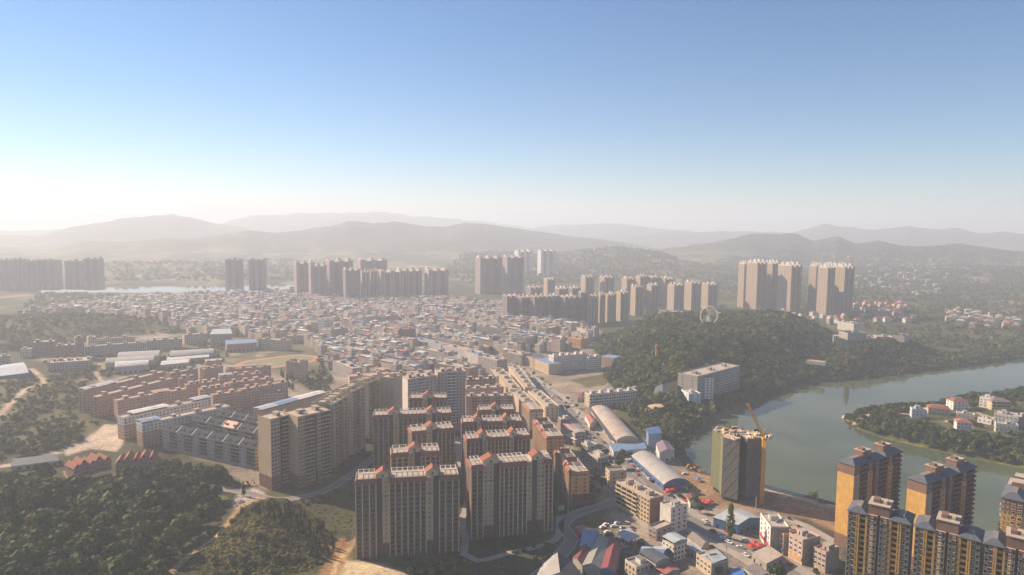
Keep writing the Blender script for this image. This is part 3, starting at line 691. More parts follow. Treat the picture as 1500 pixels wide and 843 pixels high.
def dormer_terrace(label, a, b, h, D, n, ends=(0, 0), end_mat=None, bal=True, red=False):
    lay = []
    for i in range(n): lay += [('w', .45, 2, 0), ('B' if bal else 'w', .55, 1, .2)]
    t, segs, W, D, h = slab('slate_terrace', label, 'terrace', a, b, h, D, lay, group='slate-roofed terraces with dormers', wall='concrete', rib='concrete', fh=3, ends=ends, end_mat=end_mat, roof=False, frame='offwhite')
    r = MB(); ym = D/2; e = .8; z1 = h+4.2
    r.poly([(-e, -e, h-.2), (W+e, -e, h-.2), (W+e, ym, z1), (-e, ym, z1)], 'slate'); r.poly([(-e, ym, z1), (W+e, ym, z1), (W+e, D+e, h-.2), (-e, D+e, h-.2)], 'slate')
    for X_ in (0, W): r.poly([(X_, 0, h), (X_, D, h), (X_, ym, z1-.4)], end_mat[1] if end_mat else 'concrete')
    rf = r.build('roof', t)
    for i in range(n*2):
        x = W*(i+.5)/(n*2); d = MB(); d.box(-1.4, D*.12, h+.4, 1.4, D*.42, h+2.6, 'offwhite', top='slate'); d.box(-1.0, D*.12-.05, h+.9, 1.0, D*.12, h+2.2, 'glass_dark', skip='b')
        d.box(-1.7, D*.09, h+2.6, 1.7, D*.44, h+2.8, 'slate', bottom=True); d.build('dormer', rf, (x, 0, 0))
    for i in range(1, n):
        x = W*i/n; d = MB(); s = (z1-h+.2)/(ym+e)
        d.poly([(x-.3, -e, h+.1), (x+.3, -e, h+.1), (x+.3, ym, z1+.3), (x-.3, ym, z1+.3)], 'white'); d.poly([(x-.3, -e, h-.3), (x-.3, -e, h+.1), (x-.3, ym, z1+.3), (x-.3, ym, z1-.1)], 'white'); d.poly([(x+.3, -e, h+.1), (x+.3, -e, h-.3), (x+.3, ym, z1-.1), (x+.3, ym, z1+.3)], 'white')
        d.build('party_wall', rf)
    if red:
        d = MB(); d.poly([(W*.42, -e, h+.2), (W*.56, -e, h+.2), (W*.56, ym, z1+.4), (W*.42, ym, z1+.4)], 'metal_red'); d.poly([(W*.42, ym, z1+.4), (W*.56, ym, z1+.4), (W*.56, D, h+.4), (W*.42, D, h+.4)], 'metal_red'); d.build('patched_roof', rf)
dormer_terrace('front slate-roofed terrace with dormers, curved balconies and a yellow gable wall', (238, 629), (374, 657), 18, 12, 6, ends=(0, 4), end_mat=(None, 'pale_yellow'))
dormer_terrace('middle slate-roofed terrace with a red patch on its roof', (280, 615), (396, 640), 18, 11, 5, red=True)
dormer_terrace('back slate-roofed terrace nearest the long white-topped block', (319, 608), (397, 624), 18, 12, 4)

def walkup(label, a, b, h, D, cols, wall='salmon', top=None, roofs=(), clutter=4, ends=(2, 0), cap=100, nf=None, bal=False, win=(1.8, 1.6), group='walk-up apartment slabs beside the green slope', rib='salmon_dark', name='apartment_slab', **kw):
    n = max(1, cols//4); lay = []
    for i in range(n): lay += [('w', .5, 2, 0), ('b' if bal else 'w', .5, 2, .5 if bal else .35)]
    t, segs, W, D, h = slab(name, label, 'apartment block', a, b, h, D, lay, group=group, wall=wall, rib=rib, fh=3.0, topband=top, ends=ends, cap=cap, frame='dirty_white', clutter=clutter, win=win, **kw)
    for x0, x1, mt in roofs:
        r = MB(); X0, X1 = W*x0, W*x1
        for (x, y) in ((X0+.3, .3), (X1-.3, .3), (X0+.3, D-.3), (X1-.3, D-.3)): r.bar((x, y, h), (x, y, h+2.6), .12, 'steel')
        r.poly([(X0-.4, -.5, h+2.5), (X1+.4, -.5, h+2.5), (X1+.4, D/2, h+3.3), (X0-.4, D/2, h+3.3)], mt); r.poly([(X0-.4, D/2, h+3.3), (X1+.4, D/2, h+3.3), (X1+.4, D+.5, h+2.5), (X0-.4, D+.5, h+2.5)], mt)
        r.build('shed_roof', t)
    return t
walkup('salmon walk-up slab with a pale blue metal roof on the corner over the green slope', (126, 574), (243, 545), 23, 11, 24, roofs=[(0, .38, 'metal_pale')])
walkup('salmon walk-up slab second from the green slope with a bare sunlit rooftop', (142, 583), (256, 555), 21, 11, 24, wall='salmon')
walkup('salmon walk-up slab in front of the bare rooftop one with a pink shed roof', (172, 588), (274, 571), 22, 11, 20, roofs=[(.5, .75, 'metal_pink')])
walkup('white-topped walk-up block with pale metal roofs along half its length', (181, 613), (309, 585), 21, 12, 24, wall='salmon', top=(7, 'dirty_white'), roofs=[(.1, .5, 'metal_white'), (.8, 1, 'metal_pale')], ends=(3, 0))
walkup('white-topped walk-up block with one blue metal roof at its near corner', (208, 623), (337, 596), 21, 12, 26, wall='salmon', top=(7, 'dirty_white'), roofs=[(0, .2, 'metal_blue')], ends=(3, 0))
for a, b, lab, rf in [((273, 565), (322, 559), 'salmon slab with a plain sunlit end just behind the white-topped blocks', []), ((293, 572), (340, 566), 'short salmon slab wedged between two taller salmon ends', []),
        ((312, 580), (354, 574), 'salmon slab nearest the back of the slate-roofed terraces', []), ((354, 572), (422, 560), 'long salmon slab overlooking the tall conifer clump', []),
        ((337, 562), (401, 555), 'salmon slab with cluttered roof huts in the row before the conifer clump', []), ((321, 553), (383, 547.5), 'salmon slab with a grey pyramid shed at its near corner', [(0, .3, 'metal_pale')]),
        ((331, 542), (397, 538), 'salmon slab with a pink shed roof beside the running track', [(.8, 1, 'metal_pink')]), ((299, 542), (327, 537), 'small salmon slab facing the white vaulted sheds', []),
        ((262, 556), (284, 554), 'small salmon slab at the gap with the blue awning', []), ((301, 532), (325, 530), 'small salmon slab tucked against the edge of the running track', [(0, 1, 'metal_white')]),
        ((250, 548), (290, 541), 'salmon slab in the back row above the vaulted sheds', []), ((378, 579), (415, 577), 'low pink house row below the long salmon slab', [])]:
    walkup(lab, a, b, 12 if 'low' in lab else 20, 10, 12 if b[0]-a[0] < 50 else 18, wall='pink' if 'low' in lab else 'salmon', roofs=rf, clutter=2 if b[0]-a[0] < 45 else 4, cap=60)
walkup('pink tower block alone between the running track and the conifers', (419, 530), (440, 532), 22, 16, 8, wall='pink', clutter=2, ends=(0, 2), cap=40)
walkup('long pink-brown block under a blue and white metal roof behind the yellow rooftops', (384, 604), (478, 578), 16, 13, 20, wall='salmon', roofs=[(0, .25, 'metal_pale'), (.25, .55, 'metal_blue'), (.55, 1, 'metal_white')], clutter=0)
walkup('salmon slab of open galleries behind the tile-roofed towers', (682.5, 582), (751, 581), 20, 13, 16, wall='salmon', bal=True, clutter=4, rib='salmon', ends=(2, 0), cap=60)
walkup('tan slab in the row behind the open-gallery salmon slab', (682, 571), (738, 568), 20, 12, 14, wall='beige', clutter=4, cap=40)
walkup('dark brown slab furthest back of the three beside the pale pink slab', (684, 558), (726, 556), 22, 14, 12, wall='maroon', clutter=3, cap=30)
RW = [('w', 1, 10, 0)]
slab('shop_row', 'long shop terrace lining the main road with grey roof huts', 'terrace', (773, 573), (799, 597), 14, 15, RW, wall='cream', fh=3.2, ends=(0, 3), clutter=5, group='cream terraces west of the main road')
slab('shop_row', 'cream terrace one street in from the main road', 'terrace', (745, 536), (769, 569), 14, 13, [('w', 1, 16, 0)], wall='cream', fh=3.2, ends=(0, 2), clutter=6, group='cream terraces west of the main road')
slab('shop_row', 'short cream terrace with a pale metal roof ending at the slim cream tower', 'terrace', (748, 574), (764, 590), 14, 15, [('w', 1, 7, 0)], wall='cream', fh=3.2, ends=(0, 2), clutter=3, group='cream terraces west of the main road')
slab('shop_row', 'ochre terrace behind the tan slab with orange shop fronts', 'terrace', (726, 545), (747, 572), 14, 14, [('w', 1, 12, 0)], wall='beige', fh=3.2, ends=(0, 2), clutter=4, group='cream terraces west of the main road')
slab('shop_row', 'dull cream terrace with sunlit balconies below the packed old town', 'terrace', (719, 541), (727, 552), 13, 16, [('b', 1, 6, 0)], wall='cream', rib='cream', fh=3.2, ends=(0, 2), clutter=2, group='cream terraces west of the main road')

# main-road buildings
slab('balcony_block', 'sunlit cream block with rows of deep balconies and a small blue roof shelter', 'apartment block', (903, 706), (952, 732), 18, 12, [('b', .32, 2, 0), ('b', .34, 2, .1), ('w', .34, 4, 0)], wall='cream', rib='cream', fh=3, end_mat=(None, 'brown'), clutter=3, win=(1.9, 2.0))
slab('office_block', 'grey concrete block with blank sunlit flank beside the deep balcony block', 'apartment block', (967, 738), (983, 746), 17, 15, [('p', 1, 0, 0)], wall='dirty_white', fh=3, ends=(0, 3), clutter=1)
slab('house', 'low flat-roofed concrete house at the foot of the deep balcony block', 'house', (950, 772), (962, 777.5), 7, 15, [('w', 1, 2, 0)], wall='grey_wall', fh=3.2, ends=(0, 3), cap=20)
slab('house', 'weathered cream house with a planted roof beside the main road trees', 'house', (887, 686), (893, 692), 12, 14, [('w', 1, 2, 0)], wall='cream', fh=3.1, ends=(0, 2), cap=20, roofmat='roof_dark')
slab('school_block', 'long grey block with gallery corridors behind the rust-roofed market hall', 'block', (863.5, 579), (934, 573), 14, 12, [('b', .25, 4, 0), ('w', .5, 10, 0), ('w', .25, 5, .5)], wall='dirty_white', rib='dirty_white', fh=3.3, ends=(3, 0), clutter=5, cap=80, end_mat=('cream', None))
slab('hospital_block', 'large white block with long window rows at the bend of the main road', 'block', (811, 523), (861, 519), 21, 15, [('w', .5, 9, 0), ('w', .5, 9, .4)], wall='offwhite', frame='white', fh=3.0, ends=(5, 0), clutter=5, cap=100, win=(1.7, 1.5))
slab('hospital_block', 'white annex with recessed windows stepping down from the large white block', 'block', (862, 524), (881, 523), 18, 14, [('w', 1, 7, 0)], wall='offwhite', frame='white', fh=3.0, clutter=2, cap=40)
slab('shop_row', 'cream shop block under a blue metal roof beside the large white block', 'block', (783, 526), (804, 534), 14, 20, [('w', 1, 8, 0)], wall='cream', fh=3, cap=40, roofmat='metal_blue', par=0)
slab('shop_row', 'cream shop block with a purple-blue roof one door along from its blue-roofed neighbour', 'block', (765, 520), (782, 525), 14, 20, [('w', 1, 7, 0)], wall='cream', fh=3, cap=40, roofmat='slate_blue', par=0)
slab('shop_row', 'pink block under a blue metal roof at the edge of the wooded hill', 'block', (880, 522), (899, 525), 14, 20, [('w', 1, 6, 0)], wall='pink', fh=3, cap=40, roofmat='metal_blue', par=0)
slab('shop_row', 'grey brick block with white string courses facing the cream shop blocks', 'block', (738, 516), (764, 521), 15, 22, [('w', 1, 8, 0)], wall='grey_wall', fh=3, cap=40, clutter=2)
slab('house', 'orange and cream house with sunlit end in front of the wooded hill', 'house', (832, 495), (851, 498), 14, 22, [('w', 1, 6, 0)], wall='orange', fh=3, cap=30, clutter=2)

# riverside concrete hotel on the hill foot
slab('riverside_hotel', 'tall grey riverside hotel with a long roof terrace below the wooded hill', 'hotel', (1022, 553), (1084, 537), 30, 26, [('w', .35, 7, 0), ('p', .12, 0, 2), ('w', .53, 11, 0)], wall='grey_wall', frame='offwhite', fh=3.2, gz=2, ends=(2, 0), clutter=3, cap=100, win=(4.0, 1.9), par=1.2)
slab('hotel_wing', 'cream-striped stair wing with a red roof sign leaning on the grey riverside hotel', 'hotel', (1020, 549), (1028, 554), 29, 14, [('b', 1, 1, 0, 'white')], wall='grey_wall', rib='white', fh=3.2, gz=0, ends=(0, 3), clutter=0, cap=40)
slab('house', 'narrow pale blue house squeezed against the grey riverside hotel', 'house', (998, 571), (1009, 578), 16, 14, [('w', 1, 2, 0)], wall='pale_blue_wall', fh=3.1, gz=0, ends=(0, 2), clutter=1, cap=20)

# street houses near the river
def street_house(label, a, b, h, D, wall, bay, roofmat='roof_concrete', sign=None, rib='offwhite'):
    t, segs, W, D, h = slab('street_house', label, 'house', a, b, h, D, [('w', 1, bay, 0)], wall=wall, fh=3.1, ends=(0, 0), clutter=1, cap=40, frame=rib, roofmat=roofmat, win=(1.9, 1.9), end_mat=(None, 'grey_wall'))
    if sign:
        s = MB(); s.box(.2, -.5, 2.6, W-.2, -.05, 4.2, sign, bottom=True); s.build('shop_sign', t)
    return t
street_house('tall white house with red trim and a planted roof beside the blue-roofed workshop', (1114, 753), (1129, 773), 16, 11, 'white', 3, sign='red')
street_house('orange tiled house with a blue shop sign between the white and pink houses', (1134, 776), (1148, 784), 13, 14, 'orange', 3, sign='blue_cloth')
street_house('grey-pink house with a yellow shop sign and a white stair hut', (1156, 782), (1176, 793), 15, 14, 'pink', 3, sign='yellow')
street_house('shaded house with a roof garden beside the yellow riverside towers', (1192, 803), (1210, 811), 12, 13, 'pink', 3, roofmat='roof_dark')
street_house('cream house with striped balconies in front of the pale blue sheet roofs', (1020, 812), (1042, 828), 8, 12, 'cream', 4, roofmat='metal_pale')

# yellow riverside towers
def yellow_tower(label, a, b, h, D, end_w):
    lay = [('s', .12, 1, 0, 'beige'), ('b', .16, 2, 1.0, 'brown'), ('w', .10, 1, 0, 'yellow'), ('p', .04, 0, 2, 'brown'), ('w', .10, 1, 0, 'brown'), ('b', .18, 2, 1.0, 'brown'), ('w', .10, 1, 0, 'yellow'), ('b', .20, 2, 1.0, 'brown')]
    t, segs, W, D, h = slab('yellow_tower', label, 'apartment tower', a, b, h, D, lay, group='yellow and brown riverside apartment towers', wall='brown', rib='brown', base=(8, 'brown'), topband=(6.5, 'brown'), fh=2.95, ends=(0, 0), end_mat=('yellow', 'yellow'), roof=False, frame='dirty_white', gm='glass_dark')
    hip_sections(t, [(0, W*.32), (W*.36, W*.62), (W*.64, W)], D, h)
    for x in (W*.26, W*.68):
        b_ = MB(); b_.box(x, D*.3, h, x+W*.17, D*.85, h+5.5, 'brown', top='roof_concrete'); b_.box(x-.3, D*.3-.3, h+5.5, x+W*.17+.3, D*.85+.3, h+5.9, 'salmon_dark', top='roof_concrete', bottom=True); b_.box(x+1, D*.4, h+5.9, x+4, D*.7, h+7.4, 'brown'); b_.build('penthouse', t)
    return t
def hip_sections(t, xs, D, h, mat='slate_blue', y0=0, rise=3.0):
    for x0, x1 in xs:
        b = MB(); e = .7; q = min((x1-x0), D)*.36; A = [(x0-e, y0-e), (x1+e, y0-e), (x1+e, D+e), (x0-e, D+e)]; C = [(x0+q, y0+q), (x1-q, y0+q), (x1-q, D-q), (x0+q, D-q)]
        for i in range(4): j = (i+1) % 4; b.poly([(*A[i], h-.2), (*A[j], h-.2), (*C[j], h+rise), (*C[i], h+rise)], mat)
        b.poly([(*c, h+rise) for c in C], 'roof_dark'); b.poly([(*c, h-.25) for c in A[::-1]], mat); b.build('roof', t)
yellow_tower('yellow-ended tower at the corner of the cleared building site and the river', (1252, 683), (1322, 662), 54, 11, 8)
yellow_tower('yellow-ended tower standing alone between the first yellow-ended tower and the frame edge one', (1358, 709), (1431, 684), 54, 11, 8)
t, segs, W, D, h = slab('yellow_tower', 'yellow tower with stacked side balconies cut off by the picture edge', 'apartment tower', (1468, 728), (1500, 735), 52, 40, [('s', .4, 2, 0, 'yellow'), ('w', .6, 2, 0, 'yellow')], group='yellow and brown riverside apartment towers', wall='yellow', rib='grey_wall', topband=(9, 'brown'), fh=2.95, ends=(3, 0), roof=False)
hip_sections(t, [(0, W)], 24, h); 
for i in range(2):
    b = MB(); b.box(W*.3, 14+12*i, h, W*.9, 22+12*i, h+5.5, 'brown', top='roof_concrete'); b.build('penthouse', t)
for f in range(14): put('balcony', balcony_mesh(3.0, 1.4, 1.0, 'dirty_white', 'glass_dark', True), t, (0, 9, 6+f*2.95), -math.pi/2)
YR = [('B', .055, 1, 0, 'grey_wall'), ('w', .05, 1, .2, 'brown'), ('r', .045, 1, -.5, 'yellow'), ('b', .075, 1, 1.6, 'brown'), ('r', .025, 1, -.2, 'yellow'), ('w', .03, 1, .3, 'brown'), ('w', .045, 1, -.3, 'yellow'), ('B', .045, 1, 0, 'grey_wall'), ('p', .035, 0, 3, 'brown')]
for k, (a, b, lab) in enumerate([((1243, 747), (1334, 768), 'brown and yellow slab with open galleries at the end of the quay road'), ((1341, 770), (1437, 793), 'brown and yellow slab with open galleries in the middle of its joined row'), ((1443, 795), (1540, 818), 'brown and yellow slab with open galleries at the far end of its joined row')]):
    t, segs, W, D, h = slab('gallery_slab', lab, 'apartment block', a, b, 54, 15, YR+YR[::-1][1:] if k < 9 else YR, group='joined brown and yellow gallery slabs', wall='brown', rib='yellow', topband=(5, 'brown'), fh=2.95, roof=False, gm='glass_dark', frame='dirty_white', win=(1.5, 1.6))
    hip_sections(t, [(0, W*.30), (W*.68, W)], D, h, y0=-.4, rise=2.2, mat='slate_blue'); 
    b_ = MB(); b_.box(W*.32, 1, h, W*.66, D*.8, h+5.2, 'brown', top='roof_concrete'); b_.box(W*.31, .6, h+5.2, W*.67, D*.84, h+5.6, 'beige', top='roof_concrete', bottom=True); b_.box(W*.38, D*.25, h+5.6, W*.48, D*.6, h+7.4, 'brown'); b_.box(W*.54, D*.25, h+5.6, W*.60, D*.6, h+7.0, 'beige'); b_.build('penthouse', t)

# ------------------------------------------------------------------ sheds and halls: four eaves sights (near-left, near-right, far-right, far-left)
def shed(name, label, cat, quad, h, roof='gable', rise=2.0, roofmat='metal_blue', wall='dirty_white', group=None, along='far', over=.4, roofmat2=None, gz=0.0, open_=False, door=True):
    P4 = [G(a, b, gz+h)[:2] for a, b in quad]; c = sum(P4)/4
    t = empty(name, label, cat, (c[0], c[1], gz), 0, group); Q = [p-c for p in P4]
    e0, e1 = float(np.linalg.norm(P4[1]-P4[0])), float(np.linalg.norm(P4[3]-P4[0])); r_ = max(4.5, min(e0, e1)*.5); n0, n1 = max(1, round(e0/(2*r_))), max(1, round(e1/(2*r_)))
    for i in range(n0):
        for j in range(n1):
            u, v = (i+.5)/n0, (j+.5)/n1; o_ = (P4[0]*(1-u)+P4[1]*u)*(1-v)+(P4[3]*(1-u)+P4[2]*u)*v; OCC.append((o_[0], o_[1], r_*1.15))
    b = MB()
    if open_:
        for p in Q: b.bar((*p*.96, 0), (*p*.96, h), .15, 'steel')
        for k in range(4):
            for s in (.33, .66): p = (Q[k]*(1-s)+Q[(k+1) % 4]*s)*.96; b.bar((*p, 0), (*p, h), .12, 'steel')
        b.build('post_frame', t)
    else:
        b.prism([tuple(q) for q in Q], 0, h, wall); b.build('wall', t)
        if door:
            for k in (0, 3):
                p, q = Q[k], Q[(k+1) % 4]; u = (q-p); L = np.linalg.norm(u); u = u/L; nrm = np.array([u[1], -u[0]])
                for s in np.arange(.12, .95, max(.12, 6/L)):
                    a = p+u*L*s+nrm*.06; e = a+u*min(2.6, L*.1); d = MB(); d.poly([(*a, .3), (*e, .3), (*e, min(2.8, h*.6)), (*a, min(2.8, h*.6))], 'glass_dark'); d.build('door', t)
    Qo = [q*(1+over/np.linalg.norm(q)) for q in Q]
    if along == 'side': Qo = Qo[1:]+Qo[:1]
    A, B, C_, D_ = Qo; r = MB(); r2 = roofmat2 or roofmat
    if roof == 'flat':
        r.prism([tuple(q) for q in Qo], h+.01, h+.35, roofmat)
    elif roof == 'mono':
        top = [(*A, h+.1), (*B, h+.1), (*C_, h+rise), (*D_, h+rise)]; r.poly(top, roofmat)
        for i in range(4): j = (i+1) % 4; r.poly([(*Qo[i], h-.1), (*Qo[j], h-.1), top[j], top[i]], roofmat)
    else:
        n = 2 if roof == 'gable' else 10
        for i in range(n):
            s0, s1 = i/n, (i+1)/n
            z0, z1 = ((rise*(1-abs(2*s-1)) if roof == 'gable' else rise*math.sin(math.pi*s)**.8 if 0 < s < 1 else 0) for s in (s0, s1))
            a0, a1 = A*(1-s0)+B*s0, A*(1-s1)+B*s1; d0, d1 = D_*(1-s0)+C_*s0, D_*(1-s1)+C_*s1
            r.poly([(*a0, h+z0), (*a1, h+z1), (*d1, h+z1), (*d0, h+z0)], roofmat if s0 < .5 else r2)
            for (e0, e1) in ((a0, a1), (d1, d0)):
                za, zb = (z0, z1) if e0 is a0 else (z1, z0)
                r.poly([(*e0, h-.15), (*e1, h-.15), (*e1, h+zb), (*e0, h+za)], wall if not open_ else roofmat)
    r.build('roof', t)
    return t
shed('market_hall', 'long market hall with a rust-streaked vaulted roof and a blue eave strip', 'hall', [(903, 645), (935, 643), (895, 600), (866, 597)], 8, 'vault', 3.5, 'metal_rust', wall='cream')
shed('eave_canopy', 'blue-grey strip canopy along the road side of the rust-roofed market hall', 'canopy', [(894, 645), (903, 645), (868, 599), (863, 598)], 7.2, 'mono', .6, 'slate_blue', open_=True)
shed('market_hall', 'long grey arched market hall between the main road and the building site', 'hall', [(972, 710), (1010, 706), (959, 667), (925, 668)], 5, 'vault', 4, 'metal_grey', wall='metal_deep')
shed('workshop', 'pale blue low-gabled workshop beside the netted tower with an open blue gable', 'workshop', [(1081, 769), (1113, 759), (1086, 746), (1045, 758)], 7, 'gable', 2.6, 'metal_pale', wall='metal_deep')
shed('shed', 'long olive-grey roofed shed between the two dark red roofed sheds', 'shed', [(853, 828), (880, 833), (892, 791), (874, 788)], 7, 'gable', 2.4, 'metal_olive', wall='concrete')
shed('shed', 'long dark red roofed shed with a blue front beside the olive-grey shed', 'shed', [(880, 833), (901, 839), (910, 798), (892, 791)], 7, 'gable', 2.2, 'metal_maroon', wall='metal_deep')
shed('shed', 'smaller dark red shed on the lane side of the olive-grey shed', 'shed', [(839, 818), (853, 829), (864, 803), (851, 800)], 6, 'gable', 1.8, 'metal_maroon', wall='concrete')
shed('shed', 'deep blue shed roof behind the smaller dark red shed', 'shed', [(849, 801), (866, 802), (877, 781), (854, 780)], 6, 'mono', 2.2, 'metal_blue', wall='metal_deep')
shed('shed', 'little bright red roofed hut at the bend of the curving lane', 'hut', [(849, 782), (860, 778), (855, 770), (844, 774)], 4, 'mono', 1, 'metal_red', wall='red')
shed('shed', 'big dark grey gabled shed with one slope coloured sunlit beside the lower lane', 'shed', [(782, 852), (858, 850), (836, 821), (797, 823)], 8, 'gable', 5, 'metal_grey', wall='concrete', roofmat2='slate')  # sunlit and shaded slope put into separate roof colours
shed('shed', 'pale blue roof shelter with a sandy stain beside the parked cars', 'shelter', [(920, 794), (936, 786), (923, 774), (904, 782)], 5, 'gable', 1, 'metal_pale', open_=True)
shed('shed', 'broad blue hip-ended roof beside the yard of the concrete office block', 'shed', [(936, 818), (966, 822), (982, 801), (942, 800)], 6, 'gable', 2.6, 'metal_blue', wall='metal_deep', along='side', roofmat2='metal_pale')
shed('house', 'brown tiled house with a white wall band at the side of the river street', 'house', [(1027, 803), (1039, 795), (1022, 781), (1007, 787)], 6, 'gable', 2.4, 'roof_dark', wall='cream')
shed('shed', 'pale sky-blue lean-to roof behind the cream house with striped balconies', 'shed', [(1020, 809), (1034, 807), (1014, 795), (1000, 798)], 5, 'mono', .8, 'metal_pale', wall='concrete')
shed('shed', 'sky-blue roof plate over the cream house with striped balconies', 'roof', [(1047, 824), (1064, 818), (1049, 806), (1034, 812)], 9.5, 'mono', .9, 'metal_pale', open_=True)
shed('shed', 'low grey flat-roofed shop with a long eave near the dark tree', 'shop', [(1123, 826), (1146, 814), (1126, 800), (1102, 811)], 5, 'flat', 1, 'roof_concrete', wall='grey_wall')
shed('shed', 'dark flat-roofed shop with white edging at the bottom of the river street', 'shop', [(1108, 846), (1125, 840), (1109, 826), (1090, 832)], 5, 'flat', 1, 'roof_dark', wall='concrete')
shed('shed', 'bright blue tarpaulin shelter at the bottom of the river street', 'shelter', [(1075, 852), (1094, 846), (1084, 833), (1070, 837)], 4, 'mono', .8, 'blue_cloth', open_=True)
shed('billboard_house', 'blue-clad tower with a rusty roof frame beside the grey arched market hall', 'tower', [(950, 637), (969, 635), (965, 625), (947, 628)], 14, 'flat', 1, 'metal_deep', wall='metal_blue')
shed('pavilion', 'white-framed pavilion with a low purple hip roof on the river bank', 'pavilion', [(966, 664), (988, 659), (979, 647), (961, 650)], 9, 'gable', 2.5, 'purple_roof', wall='dirty_white')
shed('shed', 'pale blue and white low roofs closing the end of the rust-roofed hall', 'shed', [(899, 662), (947, 657), (944, 650), (893, 651)], 5, 'mono', .8, 'metal_blue', wall='dirty_white')
shed('house', 'small white house with a red hip roof right on the main road', 'house', [(864, 622), (874, 617), (867, 607), (857, 609)], 6, 'gable', 2, 'metal_red', wall='white')
shed('castle_house', 'pale blue-grey castle-like house with a steep grey turret roof on the wooded slope', 'house', [(957, 578), (984, 577), (981, 567), (960, 568)], 12, 'gable', 4, 'slate_blue', wall='pale_blue_wall')
shed('pavilion', 'low terrace with orange canopies in the trees below the castle-like house', 'pavilion', [(945, 602), (980, 596), (978, 590), (950, 594)], 5, 'flat', 1, 'sand', wall='beige')
shed('shed', 'long blue-white roofed shed beyond the long grey gallery block', 'shed', [(925, 571), (954, 568), (951, 564), (926, 567)], 5, 'mono', 1, 'metal_pale', wall='cream')
shed('shed', 'red canopy hall at the road junction opposite the long grey block', 'hall', [(846, 583), (858, 580), (858, 575), (849, 576)], 5, 'gable', 1.2, 'metal_maroon', wall='pink')
# school and workshops at the left
for q, lab in [([(172, 524), (232, 521), (236, 514), (176, 517)], 'vaulted grey workshop hall furthest back of the three vaulted halls'), ([(154, 532), (224, 528), (228, 522), (158, 526)], 'vaulted grey workshop hall in the middle of the three vaulted halls'),
               ([(168, 538), (217, 534), (219, 529), (170, 531)], 'short vaulted hall with a bright roof in front of the other two'), ([(248, 522), (312, 517), (314, 512), (252, 515)], 'dark grey vaulted hall between the three vaulted halls and the gymnasium')]:
    shed('vaulted_hall', lab, 'hall', q, 10, 'vault', 3.5, 'metal_grey' if 'bright' not in lab else 'metal_white', wall='concrete', along='side', group='vaulted halls beside the salmon slabs')
shed('shed', 'long sunlit white roof behind the salmon slabs nearest the gymnasium', 'shed', [(244, 528), (306, 523), (306, 519), (247, 523)], 7, 'gable', 1.5, 'metal_white', wall='concrete', along='side')
shed('shed', 'shorter sunlit white roof directly over the salmon slabs', 'shed', [(235, 535), (276, 531), (278, 526), (238, 529)], 7, 'gable', 1.5, 'metal_white', wall='concrete', along='side')
shed('gymnasium', 'dark boxy gymnasium with a pale sheet roof behind the running track', 'gymnasium', [(308, 490), (340, 489), (338, 483), (311, 484)], 18, 'mono', 1.5, 'metal_pale', wall='grey_wall')
shed('grandstand', 'grandstand with a blue roof strip along the running track', 'grandstand', [(332, 505), (376, 502), (374, 498), (330, 500)], 12, 'mono', 1.5, 'metal_blue', wall='salmon_dark')
shed('shed', 'large pale blue shed at the far edge of the green slope', 'shed', [(-6, 552), (42, 546), (34, 531), (2, 535)], 9, 'gable', 3, 'metal_pale', wall='metal_deep', along='side')
shed('shed', 'dark blue roofed strip shed beside the lane above the dark wood', 'shed', [(16, 684), (86, 675), (82, 667), (20, 674)], 4, 'mono', 1, 'slate_blue', wall='concrete')
def school(label, a, b, h, D, cols, wall='f_brown', **kw):
    slab('school_block', label, 'block', a, b, h, D, [('p', .5, 0, 0), ('p', .5, 0, .5)], wall=wall, fh=3.1, ends=(0, 0), cap=0, clutter=kw.pop('clutter', 2), **kw)
school('brown five-storey block beside the large pale blue shed', (47, 503), (80, 501), 20, 20, 6)
school('white low annex on the flank of the brown five-storey block', (29, 513), (46, 512), 12, 14, 4, 'f_white', clutter=1)
school('brown block with a sunlit pink roof before the slim brown tower', (82, 508), (109, 506), 19, 18, 6)
school('slim brown tower between two school blocks', (110, 496), (123, 495), 30, 16, 3, clutter=1)
school('cream school block with a white stair head on the terraced field', (129, 495), (141, 494), 22, 16, 3, 'f_cream', clutter=1)
school('long cream school wing at the back of the terraced field', (141, 498), (198, 494), 14, 12, 14, 'f_cream')
school('long grey school wing with bright flat roofs above the vaulted halls', (124, 509), (214, 502), 14, 14, 20, 'f_grey', clutter=4)
school('stepped grey factory with two bright roof strips above the green slope', (70, 533), (131, 529), 11, 34, 14, 'f_grey', clutter=5)
school('grey factory annex at the left frame edge behind the pale blue shed', (-8, 524), (15, 522), 12, 16, 4, 'f_grey', clutter=1)
school('long grey-white wing meeting the gymnasium', (215, 500), (266, 497), 15, 16, 10, 'f_grey', clutter=3)
school('cream wing with a blue roof hut behind the dark vaulted hall', (270, 492), (304, 489), 15, 14, 8, 'f_cream')

# red-roofed villas at the edge of the wood
def villa(label, a, b, h, D, n):
    p, q = G(*a, h+6)[:2], G(*b, h+6)[:2]; W = float(np.hypot(*(q-p))); ang = math.atan2(q[1]-p[1], q[0]-p[0]); gz = 5
    t = empty('villa', label, 'villa', (p[0], p[1], gz), ang, 'red-roofed villas at the edge of the dark wood'); OCC.append(((p[0]+q[0])/2, (p[1]+q[1])/2+6, W*.6))
    b_ = MB()
    for i in range(n): b_.box(W*i/n, (i % 2)*2.0, 0, W*(i+1)/n, D, h+(i % 2)*1.5, 'salmon_dark')
    b_.build('wall', t)
    for i in range(n):
        z = h+(i % 2)*1.5; gable_tower(t, W*i/n+.2, W*(i+1)/n-.2, (i % 2)*2.0+.1, D, z, .4, 3.2, 'red_tile', 'salmon_dark', axis='y')
        for s in (.3, .7):
            for f in (1.2, 4.3): put('window', window_mesh(1.6, 1.6), t, (W*(i+s)/n, (i % 2)*2.0, f))
